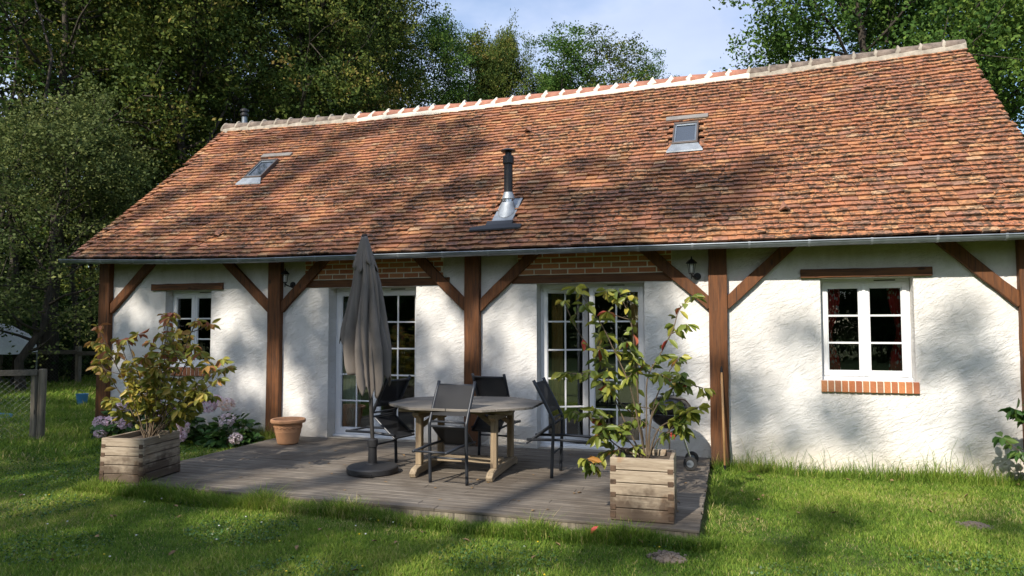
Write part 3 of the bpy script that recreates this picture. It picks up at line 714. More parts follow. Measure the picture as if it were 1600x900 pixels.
curtain('curtain', 'red and white print curtain at the right side of the right-hand window', 'red_print_cloth', 11.24, .30, .16, .98, 2.06, (1.5, 1), 'red print curtains', 2)
curtain('curtain', 'grey curtain hanging at the left side of the small left window', 'grey_cloth', 1.40, .31, .24, .95, 2.06, None, None, 3)
curtain('curtain', 'narrow grey curtain at the right side of the small left window', 'grey_cloth', 1.93, .33, .10, .95, 2.06, None, None, 4)
curtain('net_curtain', 'pale net curtain behind the left leaf of the closed french door', 'sheer', 4.20, .34, .26, .05, 2.05, None, None, 5)
curtain('curtain', 'ochre curtain behind the half-open leaf of the right french door', 'ochre_cloth', 7.20, .52, .15, .05, 2.05, None, 'ochre curtains', 6)
curtain('curtain', 'ochre curtain at the right edge of the right french door', 'ochre_cloth', 8.30, .31, .18, .05, 2.05, None, 'ochre curtains', 7)
curtain('curtain', 'ochre curtain low at the right edge of the closed french door', 'ochre_cloth', 5.25, .31, .12, .05, 2.05, None, None, 8)

# wall lanterns
def lantern(x, label):
    t = empty('wall_lantern', (x, -.001, 2.2)); tag(t, label, 'lamp', 'black wall lanterns')
    mb = MB(); mb.tube([(.06, 0, -.05), (.06, -.016, -.05)], .045, 18); mb.build('back_plate', 'black_iron', t, bevel=.003)
    mb = MB(); mb.tube([(.06, -.015, -.055), (.05, -.05, -.075), (.02, -.09, -.06), (0, -.11, -.04)], .009, 8); mb.tube([(0, -.11, -.085), (0, -.11, -.03)], [.006, .012], 8); mb.build('arm', 'black_iron', t)
    mb = MB(); mb.lathe([(.022, -.03), (.032, -.022), (.032, -.015)], (0, -.11, 0), 6)
    for k in range(6):
        a = k*PI/3; mb.tube([(.030*math.cos(a), -.11+.030*math.sin(a), -.02), (.046*math.cos(a), -.11+.046*math.sin(a), .10)], .003, 5)
    mb.lathe([(.046, .098), (.050, .104)], (0, -.11, 0), 6); mb.build('cage', 'black_iron', t)
    mb = MB(); mb.lathe([(.070, .10), (.066, .108), (.030, .145), (.010, .155), (.010, .168), (.004, .185), (.001, .19)], (0, -.11, 0), 6); mb.build('lamp_hood', 'black_iron', t)
    mb = MB(); mb.lathe([(.014, -.01), (.018, .0), (.018, .075), (.010, .088), (.001, .09)], (0, -.11, 0), 14); mb.build('bulb', 'white_glass', t, smooth=True)
lantern(3.36, 'black wall lantern beside the post left of the parasol'); lantern(9.00, 'black wall lantern beside the post right of the half-open door')

# ------------------------------------------------------------------ deck
def deck():
    rg = random.Random(3); t = empty('wooden_deck', (6.26, -1.55, 0)); tag(t, 'weathered grey plank deck laid in front of the two french doors', 'deck')
    bw = .118; y = -3.10; mb = MB(); k = 0
    while y < -.005:
        y1 = min(y+bw-.006, -.004); x = 3.33+rg.uniform(-.01, .01); end = 9.19+rg.uniform(-.012, .006)
        first = rg.uniform(.6, 2.4)
        while x < end-.01:
            x1 = min(x+(first if first else 2.4), end); first = 0
            dz = rg.uniform(-.002, .002)
            mb.box(x-6.26, x1-.003-6.26, y+1.55, y1+1.55, -.026, dz); x = x1
        y += bw; k += 1
    mb.build('boards', 'deck_board', t, bevel=.003)
    mb = MB(); mb.box(3.35-6.26, 9.17-6.26, -3.095+1.55, -.01+1.55, -.15, -.028); mb.build('substructure', 'post_wood', t)
deck()

# ------------------------------------------------------------------ planters and shrubs
def planter(corner, ang, sx, sy, h, label, taper=.0, rope=False):
    """corner = front right bottom corner; sx along front to the left, sy to the back"""
    t = empty('planter', (corner[0], corner[1], corner[2]), ang); tag(t, label, 'planter', 'square timber planters')
    n = 5; bh = h/n; rg = random.Random(int(corner[0]*10)); th = .032
    for k in range(n):
        z0 = k*bh+.002; z1 = (k+1)*bh-.004; mb = MB(); j = lambda: rg.uniform(-.002, .002); i_ = taper*(k/n)
        e = .012 if k else 0
        # front / back boards run past the corner, side boards butt between (swapped every course)
        mb.box(-sx+i_-e*.3, 0-i_+e*.6, 0+i_+j()-e*.5, th+i_, z0, z1); mb.build('board', 'planter_wood', t, bevel=.004)
        mb = MB(); mb.box(-sx+i_, -i_, sy-th-i_, sy-i_, z0, z1); mb.build('board', 'planter_wood', t, bevel=.004)
        mb = MB(); mb.box(-th-i_, -i_+j(), th+i_+.001, sy-th-i_-.001, z0+.008, z1+.006 if k < n-1 else z1); mb.build('board', 'planter_wood', t, bevel=.004)
        mb = MB(); mb.box(-sx+i_, -sx+th+i_, th+i_+.001, sy-th-i_-.001, z0, z1); mb.build('board', 'planter_wood', t, bevel=.004)
        for xx in (-sx+i_-.002, -i_-.044):
            mb = MB(); zz = z0-.018 if k else z0+.02; mb.box(xx, xx+.046, i_-.0075-e*.2, i_+.02, zz, zz+.044+j()*3); mb.build('joint_block', 'end_grain', t, bevel=.003)
    mb = MB(); mb.box(-sx+th+.004, -th-.004, th+.004, sy-th-.004, .02, h-.055); mb.build('soil_fill', 'soil', t)
    mb = MB()
    for x in (-sx+.055, -.055):
        for y in (.055, sy-.055): mb = MB(); mb.box(x-.02, x+.02, y-.02, y+.02, .01, h-.012); mb.build('corner_batten', 'dark_sash', t)
    if rope:
        mb = MB(); mb.tube([(-.02, sy*.72, h+.002), (-.01, sy*.66, h+.018), (.0, sy*.58, h+.006), (-.015, sy*.5, h+.02), (-.02, sy*.42, h+.004), (.004, sy*.40, h-.03)], .010, 8); mb.build('rope_handle', 'rope', t)
    return t
planter((3.86, -3.09, .002), math.radians(8), .48, .60, .44, 'stained timber planter at the left front deck corner, below the yellowing shrub', .012, True)
planter((8.99, -3.00, .002), math.radians(1.5), .50, .50, .50, 'timber planter at the right front deck corner, below the tall green shrub', .004)

def bezier_chain(pts, m_=5):
    out_ = []; P_ = [Vector(p) for p in pts]
    for i in range(len(P_)-1):
        p0 = P_[max(i-1, 0)]; p1 = P_[i]; p2 = P_[i+1]; p3 = P_[min(i+2, len(P_)-1)]
        for k in range(m_):
            t = k/m_; out_.append(.5*((2*p1)+(p2-p0)*t+(2*p0-5*p1+4*p2-p3)*t*t+(3*p1-p0-3*p2+p3)*t*t*t))
    out_.append(P_[-1]); return out_
def shrub(name, label, root, branches, leafmat_, leaf_l, leaf_w, rng, whorl, along, tintf, sub=2, stem_r=.011, cat='shrub'):
    t = empty(name, root); tag(t, label, cat); R0 = Vector(root); st = MB(); Cs = []; Ds = []
    def grow(pts, r0, r1, dens, wh):
        ch = bezier_chain(pts, 5); n = len(ch); st.tube([q-R0 for q in ch], [r0+(r1-r0)*i/(n-1) for i in range(n)], 6)
        for i in range(int(n*.35), n):
            q = ch[i]; tg = (ch[min(i+1, n-1)]-ch[i-1]).normalized()
            for _ in range(rng.poisson(dens)):
                a = rng.uniform(0, 2*PI); side = Vector((math.cos(a), math.sin(a), rng.uniform(-.5, .4))); Cs.append(q+side*.005); Ds.append(side+tg*.4)
        q = ch[-1]; tg = (ch[-1]-ch[-2]).normalized()
        for k in range(wh):
            a = 2*PI*k/wh+rng.uniform(-.3, .3); side = Vector((math.cos(a), math.sin(a), rng.uniform(-.55, .35))); Cs.append(q+side*.008); Ds.append(side+tg*rng.uniform(.0, .8))
        return ch
    for b in branches:
        ch = grow(b, stem_r, .0035, along, whorl); n = len(ch)
        for _ in range(sub):
            i = int(rng.uniform(.35, .9)*n); q = ch[i]; a = rng.uniform(0, 2*PI); L_ = rng.uniform(.10, .24)
            e = q+Vector((math.cos(a)*L_, math.sin(a)*L_*.8, rng.uniform(.02, .16))); grow([q, (q+e)/2+Vector((0, 0, -.01)), e], .005, .0025, along*.6, max(3, whorl-1))
    st.build('stems', 'stem_bark', t, smooth=True)
    C_ = np.array([tuple(c-R0) for c in Cs]); D_ = np.array([tuple(d) for d in Ds]); D_[:, 2] -= .75*np.random.default_rng(2).uniform(.3, 1.4, len(D_))
    tt = tintf(C_, rng); V, F, T = leaves_np(C_, leaf_l, leaf_w, rng, dirs=D_, up=.7, tint=tt)
    link('foliage', np_mesh('foliage', V, F, T), leafmat_, t, smooth=True); return t
RB = [[(8.74, .45), (8.69, .74), (8.62, 1.06), (8.48, 1.39), (8.37, 1.61), (8.18, 1.89)], [(8.75, .45), (8.75, .85), (8.76, 1.12), (8.86, 1.31), (8.97, 1.53), (9.02, 1.69), (9.13, 1.81)],
      [(8.77, .46), (8.80, .80), (8.94, 1.02), (9.09, 1.08), (9.22, 1.06)], [(8.77, .46), (8.85, .70), (9.01, .81), (9.11, .87)], [(8.69, .45), (8.48, .57), (8.31, .76), (8.14, .83)],
      [(8.72, .45), (8.56, .79), (8.43, 1.06), (8.23, 1.14), (8.06, 1.16)], [(8.74, .45), (8.69, .85), (8.66, 1.28), (8.62, 1.61), (8.51, 1.86)], [(8.69, .47), (8.56, .52), (8.40, .50), (8.33, .40)],
      [(8.73, .45), (8.69, .74), (8.48, .95), (8.37, 1.22), (8.15, 1.50), (8.01, 1.78)], [(8.75, .45), (8.80, .86), (8.91, 1.13), (9.02, 1.29)],
      [(8.72, .45), (8.60, .62), (8.50, .70), (8.38, .66)], [(8.76, .45), (8.85, .62), (8.95, .68), (9.04, .70)]]
rgR = np.random.default_rng(12)
brs = []
for b in RB:
    y1 = rgR.uniform(-.22, .22); n = len(b); brs.append([(x, -2.74+y1*i/(n-1), z) for i, (x, z) in enumerate(b)])
def tint_green(C, rng):
    t = rng.uniform(0, .8, len(C)); t[C[:, 2] > 1.05] += .12; k = rng.uniform(size=len(C)) < .035; t[k] = rng.uniform(.9, 1, k.sum()); return t
shrub('magnolia_shrub', 'tall loose green shrub with a few red leaves in the right planter', (8.74, -2.74, .44), brs, 'green_magnolia_leaves', .110, .048, rgR, 7, .95, tint_green, 3, .0075)
LT = [(2.98, 1.42), (2.90, 1.21), (3.11, 1.56), (3.31, 1.42), (3.48, 1.49), (3.66, 1.68), (3.79, 1.49), (3.92, 1.64), (4.15, 1.61), (4.25, 1.36), (4.40, 1.23), (4.44, 1.04), (4.37, .91), (3.04, 1.01), (3.21, 1.22), (3.55, 1.22), (3.85, 1.22), (4.08, 1.10), (3.34, .95), (3.72, .96), (3.13, .81), (4.17, .84)]
rgL = np.random.default_rng(5); brs = []
for x, z in LT:
    x += .17; bx, by = 3.66+rgL.uniform(-.05, .05), -2.80+rgL.uniform(-.05, .05); ty = by+rgL.uniform(-.32, .32)
    brs.append([(bx, by, .38), (bx+(x-bx)*.30, by+(ty-by)*.3, .38+(z-.42)*.38), (bx+(x-bx)*.68, by+(ty-by)*.7, .38+(z-.42)*.74), (x, ty, z)])
def tint_yellow(C, rng):
    return np.clip(rng.uniform(0, .66, len(C))+.50*np.clip((C[:, 2]-.45)/.8, 0, 1)*rng.uniform(.2, 1.1, len(C)), 0, 1)
shrub('magnolia_shrub', 'dense shrub with yellowing and reddish leaves in the left planter', (3.59, -2.80, .38), brs, 'yellow_magnolia_leaves', .098, .046, rgL, 7, 1.1, tint_yellow, 4, .0065)

# hydrangeas
def hydrangea(label, cx, cy, w_, d_, h_, n_leaf, heads, seed):
    rng = np.random.default_rng(seed); z0 = GZ; t = empty('hydrangea', (cx, cy, z0)); tag(t, label, 'shrub', 'hydrangeas along the wall')
    st = MB()
    for k in range(16):
        a = rng.uniform(0, 2*PI); rr = rng.uniform(.3, 1); e = (w_*.5*rr*math.cos(a), d_*.5*rr*math.sin(a), h_*rng.uniform(.6, .95)); st.tube([(e[0]*.15, e[1]*.15, 0), (e[0]*.6, e[1]*.6, e[2]*.55), e], [.007, .005, .003], 5)
    st.build('stems', 'stem_bark', t)
    u_ = rng.normal(size=(n_leaf, 3)); u_ /= np.linalg.norm(u_, axis=1)[:, None]; u_[:, 2] = np.abs(u_[:, 2]); rr = rng.uniform(.35, 1, n_leaf)**.5
    C_ = u_*rr[:, None]*np.array([w_/2, d_/2, h_]); C_[:, 2] = np.maximum(C_[:, 2], .04); D_ = u_*np.array([1, 1, .2])
    V, F, T = leaves_np(C_, .13, .085, rng, dirs=D_, up=1., fold=.15); link('foliage', np_mesh('foliage', V, F, T), 'hydrangea_leaves', t, smooth=True)
    for hx, hy, hz, hr, tn in heads:
        hz += .03
        n = 190; u_ = rng.normal(size=(n, 3)); u_ /= np.linalg.norm(u_, axis=1)[:, None]; hr *= 1.12; C_ = u_*hr*np.array([1, 1, .82]); tt = np.clip(rng.uniform(0, .45, n)+tn, 0, 1)
        V, F, T = quads_np(C_, hr*.42, rng, 0, .95, tt); o = link('flower_head', np_mesh('flower_head', V, F, T), 'petals', t); o.location = (hx-cx, hy-cy, hz-z0)
hydrangea('large hydrangea with lilac-pink flower heads behind the left planter', 1.35, -.42, 2.0, .7, .62, 520,
          [(.62, -.62, .13, .085, 0), (.72, -.70, -.01, .075, .1), (.92, -.5, .36, .08, .2), (.85, -.65, .15, .085, .05), (1.18, -.72, .16, .09, 0), (1.07, -.6, .36, .07, .1), (1.58, -.6, .43, .085, .1), (1.76, -.65, .33, .08, .1),
           (1.9, -.6, .38, .085, .1), (2.10, -.62, .17, .075, 0), (2.12, -.7, .01, .08, 0), (2.13, -.65, .09, .07, .55), (1.48, -.5, .55, .08, .1), (2.18, -.5, .64, .08, .1)], 3)
hydrangea('smaller hydrangea with a peach flower head by the wall left of the terracotta pot', 2.72, -.36, .85, .5, .42, 260,
          [(2.33, -.40, .40, .095, .1), (2.42, -.36, .47, .08, .05), (2.66, -.42, .43, .09, .52), (2.74, -.5, .23, .09, .35), (2.96, -.6, .0, .075, .4)], 4)

# shrub at the right end of the wall
rgE = np.random.default_rng(31); brs = []
for k in range(11):
    a = rgE.uniform(0, 2*PI); q = rgE.uniform(.15, .55); h_ = rgE.uniform(.25, 1.0); brs.append([(12.62, -.42, GZ), (12.62+q*.5*math.cos(a), -.42+q*.3*math.sin(a), h_*.55), (12.62+q*math.cos(a), -.42+q*.5*math.sin(a), h_)])
shrub('leafy_shrub', 'dark green leafy shrub at the right end of the cottage wall', (12.62, -.42, GZ), brs, 'hydrangea_leaves', .13, .06, rgE, 8, 2.0, lambda C, r_: r_.uniform(0, 1, len(C)), 3, .008)

# ------------------------------------------------------------------ terracotta pot
t = empty('flower_pot', (3.79, -.60, .003)); tag(t, 'empty terracotta pot with moulded rim beside the wooden post', 'flower pot')
mb = MB(); mb.lathe([(.001, 0), (.125, 0), (.135, .012), (.168, .16), (.186, .27), (.215, .275), (.226, .29), (.226, .318), (.212, .328), (.192, .322), (.172, .28), (.15, .20), (.001, .20)], n=48); mb.build('pot', 'terracotta', t, smooth=False, bevel=.003, seg=2)
mb = MB(); mb.lathe([(.158, .15), (.168, .155), (.1705, .165), (.164, .17)], n=48)
for k in range(18):
    a0 = 2*PI*k/18; mb.tube([((.181-.010*abs(q))*math.cos(a0+q*.16), (.181-.010*abs(q))*math.sin(a0+q*.16), .232-.030*q*q) for q in (-1, -.5, 0, .5, 1)], .0075, 6)
mb.build('garland', 'terracotta', t, smooth=True)
mb = MB(); mb.lathe([(.165, .203), (.0001, .215)], n=24); mb.build('potting_soil', 'soil', t)

# ------------------------------------------------------------------ parasol
def parasol():
    base = empty('umbrella_stand', (5.765, -1.93, .003)); tag(base, 'round black weighted stand holding the closed parasol', 'umbrella stand')
    mb = MB(); mb.lathe([(.001, 0), (.262, 0), (.270, .008), (.270, .058), (.258, .070), (.20, .078), (.055, .088), (.001, .088)], n=56); mb.build('base_plate', 'base_resin', base, bevel=.002)
    mb = MB(); mb.lathe([(.062, .086), (.048, .10), (.044, .27), (.056, .275), (.056, .345), (.044, .355), (.026, .358)], n=28); mb.build('collar', 'base_resin', base)
    mb = MB(); mb.box(-.02, .14, -.276, -.262, .008, .030); mb.build('carry_grip', 'black_iron', base)
    t = empty('parasol', (5.765, -1.93, .36)); tag(t, 'closed taupe parasol standing in the black round base', 'parasol')
    top = Vector((-.125, 0, 2.19))
    mb = MB(); mb.tube([(0, 0, -.06), tuple(top*.5), tuple(top*.985)], .0215, 16); mb.build('pole', 'pole_paint', t)
    mb = MB(); mb.tube([tuple(top*.975), tuple(top*1.002)], [.036, .030], 14); mb.build('top_cap', 'black_iron', t)
    # folded canopy: eight cloth lobes, each its own hem height
    rg = random.Random(7); nA = 192; nZ = 46; vs = []
    lob = 8; hem = [.79, .50, .56, .74, .66, .52, .46, 1.02]      # per lobe, height above socket
    # lobe 0 faces +x and they go round anticlockwise; camera sits at -y side
    hem = [.54, .62, .62, .78, 1.00, .80, .46, .42]
    for j in range(nZ+1):
        s = j/nZ
        for i in range(nA):
            th = 2*PI*i/nA; lf = th/(2*PI)*lob; k0 = int(lf) % lob; fr = lf-int(lf); k1 = (k0+1) % lob; sm = fr*fr*(3-2*fr)
            hz = hem[k0]*(1-sm)+hem[k1]*sm
            zig = .13*abs(((lf*2.0+.35*math.sin(k0*2.1)) % 1)-.5)*2
            zb = hz+zig*(1 if s > .8 else s)
            z = 2.17+(zb-2.17)*s
            hgt = 2.17-z                       # distance under the top
            R_ = float(np.interp(hgt, [0, .12, .25, .5, .75, 1.0, 1.2, 1.5, 1.8], [.032, .066, .102, .150, .195, .240, .268, .262, .235]))
            R_ *= 1+.16*math.exp(-((th-PI*1.02)/.55)**2)*max(0, min(1, (hgt-.55)/.4))
            w1 = 1-abs(math.sin(th*4+.6*math.sin(z*2.1)+.35)); w2 = 1-abs(math.sin(th*6.5+z*1.3+1.)); w3 = math.cos(th*11-z*2.2)
            k_ = min(1, hgt/.5)
            rr = max(.024, R_*(1-k_*(.40*w1**1.5+.16*w2**2)+.04*k_*w3))
            c = Vector((top.x*z/2.19-.035*max(0, min(1, (hgt-.5)/.5)), 0, z)); vs.append(Vector((c.x+rr*1.05*math.cos(th), c.y+rr*.88*math.sin(th), z)))
    mb = MB(); mb.add(vs, [(j*nA+i, (j+1)*nA+i, (j+1)*nA+(i+1) % nA, j*nA+(i+1) % nA) for j in range(nZ) for i in range(nA)]); o = mb.build('canopy', 'taupe_canvas', t, smooth=True)
    s = o.modifiers.new('s', 'SOLIDIFY'); s.thickness = .003
    # vent flap near the top
    vs = []; nA = 120; nZ = 8
    for j in range(nZ+1):
        q = j/nZ
        for i in range(nA):
            th = 2*PI*i/nA; zb = .30+.07*abs(((th/(2*PI)*8) % 1)-.5)*2+.05*math.cos(th*3-1.); z = 2.175-zb*q; R_ = .033+.085*q**.9; rr = R_*(1+.25*math.cos(th*8+.5)*q)
            vs.append((top.x*z/2.19+rr*math.cos(th), rr*.9*math.sin(th), z))
    mb = MB(); mb.add(vs, [(j*nA+i, (j+1)*nA+i, (j+1)*nA+(i+1) % nA, j*nA+(i+1) % nA) for j in range(nZ) for i in range(nA)]); o = mb.build('vent_flap', 'taupe_canvas', t, smooth=True); s = o.modifiers.new('s', 'SOLIDIFY'); s.thickness = .003
    for k in range(8):
        a = k*PI/4+.2; mb = MB(); mb.tube([(top.x*.9+.02*math.cos(a), .02*math.sin(a), 2.02), (top.x*.35+.05*math.cos(a), .05*math.sin(a), .72 if k % 2 else .62)], .006, 5); mb.build('rib', 'black_iron', t)
parasol()

# ------------------------------------------------------------------ table
def table():
    t = empty('garden_table', (6.68, -1.53, .003), math.radians(2.5)); tag(t, 'octagonal weathered teak table on trestle legs in the middle of the deck', 'table')
    hx, hy, cx, cy = .80, .66, .42, .36
    mb = MB(); y = -hy; n = 13; bw = 2*hy/n
    for k in range(n):
        ya, yb = y+.002, y+bw-.003; f_ = lambda yy: hx-max(0, (abs(yy)-(hy-cy))/cy)*cx
        for sx0, sx1 in ((-1, 0), (0, 1)):
            xa0, xb0 = (-f_(ya), -.003) if sx0 < 0 else (.003, f_(ya)); xa1, xb1 = (-f_(yb), -.003) if sx0 < 0 else (.003, f_(yb))
            mb.prismz([(xa0, ya), (xb0, ya), (xb1, yb), (xa1, yb)], .705, .73)
        y += bw
    mb.build('tabletop', 'table_board', t, bevel=.003)
    
    for yy in (-.38, .38): mb = MB(); mb.box(-.62, .62, yy-.02, yy+.02, .655, .703); mb.build('rail', 'pale_wood_x', t, bevel=.003)
    for sx in (-.41, .41):
        mb = MB(); a, b = sx-.035, sx+.035
        mb.prism([(-.50, 0), (-.44, 0), (-.40, .018), (.40, .018), (.44, 0), (.50, 0), (.52, .045), (.47, .085), (.36, .105), (-.36, .105), (-.47, .085), (-.52, .045)], a, b)
        R = Matrix.Rotation(PI/2, 3, 'Z'); mb.v = [tuple(R @ Vector((q[0], q[1]-sx, q[2]))+Vector((sx, 0, 0))) for q in mb.v]; mb.build('foot', 'pale_wood_y', t, bevel=.006)
        for sy in (-.32, .32):
            mb = MB(); mb.box(sx-.032, sx+.032, sy-.038, sy+.038, .104, .60); mb.build('leg', 'pale_wood_z', t, bevel=.006)
        mb = MB(); mb.prism([(-.44, .655), (-.44, .62), (-.36, .585), (.36, .585), (.44, .62), (.44, .655)][::-1], a, b)
        mb.v = [tuple(R @ Vector((q[0], q[1]-sx, q[2]))+Vector((sx, 0, 0))) for q in mb.v]; mb.build('bearer', 'pale_wood_y', t, bevel=.004)
        for sy in (-.24, .24):
            mb = MB(); mb.bar((sx, sy, .50), (sx*.45, sy*.9, .66), .05, .035, (0, 1, 0)); mb.build('corner_bracket', 'pale_wood_x', t, bevel=.003)
    for yy in (-.06, .06):
        mb = MB(); mb.box(-.40, .40, yy-.035, yy+.035, .10, .145); mb.build('stretcher', 'pale_wood_x', t, bevel=.005)
table()

# ------------------------------------------------------------------ folding chairs
def chair_proto():
    t = empty('folding_chair', (0, 0, 0)); W = .20
    up = [(-.0, 0), (.012, .30), (.02, .55), (-.005, .64), (-.19, .99)]      # (u, z)
    for s in (-1, 1):
        mb = MB(); pts = bezier_chain([(a, s*W, z) for a, z in up], 4); mb.tube(pts, .0175, 8); mb.build('upright', 'anthracite', t, smooth=True)
        mb = MB(); mb.tube([(-.27, s*(W-.03), .375), (.10, s*(W-.03), .385), (.42, s*(W-.03), .375)], .0145, 8); mb.build('side_rail', 'anthracite', t, smooth=True)
        mb = MB(); mb.lathe([(.017, 0), (.017, .03), (.0135, .034)], (0, s*W, 0), 10); mb.build('foot_cap', 'black_paint', t)
    for nm, u_, z in (('crossbar', .013, .25), ('crossbar', .022, .56), ('crossbar', .008, .605), ('crossbar', -.175, .955), ('crossbar', .40, .375)):
        w_ = W if z != .375 else W-.03; mb = MB(); mb.tube([(u_, -w_, z), (u_, w_, z)], .011, 8); mb.build(nm, 'anthracite', t, smooth=True)
    # back sling
    vs = []; n = 8
    for j in range(n+1):
        q = j/n; uu = -.015-.155*q; z = .665+.29*q; bow = .018*math.sin(PI*q)
        for i in range(7):
            s = -1+2*i/6; vs.append((uu+bow*(1-s*s)+.008, s*(W-.008), z))
    mb = MB(); mb.add(vs, [(j*7+i, j*7+i+1, j*7+i+8, j*7+i+7) for j in range(n) for i in range(6)]); mb.build('back_sling', 'black_sling', t, smooth=True)
    # flipped seat: frame and sling hanging from the knee
    a, b = (.0, .545), (-.27, .34); e = .17
    sf = None
    mb = MB()
    for s in (-1, 1): mb.tube([(a[0], s*e, a[1]), (b[0], s*e, b[1])], .011, 8)
    mb.tube([(b[0], -e, b[1]), (b[0], e, b[1])], .011, 8); mb.tube([(a[0], -e, a[1]), (a[0], e, a[1])], .009, 8); sf = mb.build('seat_frame', 'anthracite', t)
    vs = []
    for j in range(n+1):
        q = j/n
        for i in range(7): s = -1+2*i/6; vs.append((a[0]+(b[0]-a[0])*q, s*e, a[1]+(b[1]-a[1])*q-.012*math.sin(PI*q)))
    mb = MB(); mb.add(vs, [(j*7+i, j*7+i+1, j*7+i+8, j*7+i+7) for j in range(n) for i in range(6)]); mb.build('seat_sling', 'black_sling', t, smooth=True)
    return t
def copy_tree(o, parent=None):
    c = o.copy(); COL.objects.link(c); c.parent = parent
    for ch in [x for x in bpy.data.objects if x.parent == o]: copy_tree(ch, c)
    return c
ch0 = chair_proto()
CH = [((7.66, -1.45, .003), 0, 'black folding chair right of the table near the half-open door'),
      ((6.75, -2.20, .003), -93, 'black folding chair in front of the table with its back to the viewer'),
      ((6.72, -.70, .003), 86, 'black folding chair behind the table against the wall post'),
      ((5.72, -1.56, .003), 168, 'black folding chair left of the table behind the parasol pole')]
for k, (loc, a, lb) in enumerate(CH):
    c = ch0 if k == 0 else copy_tree(ch0)
    c.location = loc; c.rotation_euler = (0, 0, math.radians(a)); tag(c, lb, 'chair', 'black folding chairs round the table')

# ------------------------------------------------------------------ broom handle and barbecue
t = empty('garden_hoe', (9.345, -.36, GZ)); tag(t, 'long wooden handled hoe leaning against the oak post right of the deck', 'garden tool')
mb = MB(); mb.tube([(0, 0, .10), (-.012, .14, .7), (-.022, .27, 1.13)], .0135, 10); mb.build('handle', 'handle_wood', t, smooth=True)
mb = MB(); mb.tube([(-.0218, .267, 1.10), (-.0235, .29, 1.21)], .0155, 10); mb.build('grip', 'black_iron', t)
mb = MB(); mb.tube([(0, -.005, .02), (0, 0, .11)], [.012, .017], 10); mb.box(-.055, .055, -.05, .01, .0, .014); mb.build('blade', 'black_iron', t)
mb = MB(); mb.tube([(-.0198, .242, 1.00), (-.0205, .252, 1.04)], .0142, 10); mb.build('sticker', 'white_pvc', t)

t = empty('kettle_barbecue', (8.78, -.70, .003)); tag(t, 'black kettle barbecue on wheels half hidden behind the right planter', 'barbecue')
mb = MB(); mb.lathe([(.001, .42), (.10, .43), (.19, .50), (.225, .58), (.225, .60)], n=36); mb.build('bowl', 'enamel', t, smooth=True)
mb = MB(); mb.lathe([(.229, .60), (.222, .68), (.17, .75), (.08, .785), (.001, .79)], n=36); mb.build('lid', 'enamel', t, smooth=True)
mb = MB(); mb.tube([(-.04, 0, .79), (-.035, 0, .82), (.035, 0, .82), (.04, 0, .79)], .008, 8); mb.build('lid_handle', 'black_iron', t)
for a in (100, 215): mb = MB(); mb.tube([(.12*math.cos(math.radians(a)), .12*math.sin(math.radians(a)), .46), (.24*math.cos(math.radians(a)), .24*math.sin(math.radians(a)), 0)], .011, 8); mb.build('leg', 'steel', t)
mb = MB(); mb.tube([(.10, -.04, .46), (.215, .0, .085)], .011, 8); mb.build('leg', 'steel', t)
mb = MB(); mb.tube([(.215, -.15, .075), (.215, .18, .075)], .007, 8); mb.build('axle', 'steel', t)
for y in (-.15, .18):
    mb = MB(); mb.tube([(.215, y-.018, .075), (.215, y+.018, .075)], .074, 28); wl = mb.build('wheel', 'rubber', t, bevel=.006, seg=2)
    mb = MB(); mb.tube([(.215, y-.024, .075), (.215, y+.024, .075)], .038, 18); mb.build('hub', 'zinc', wl)

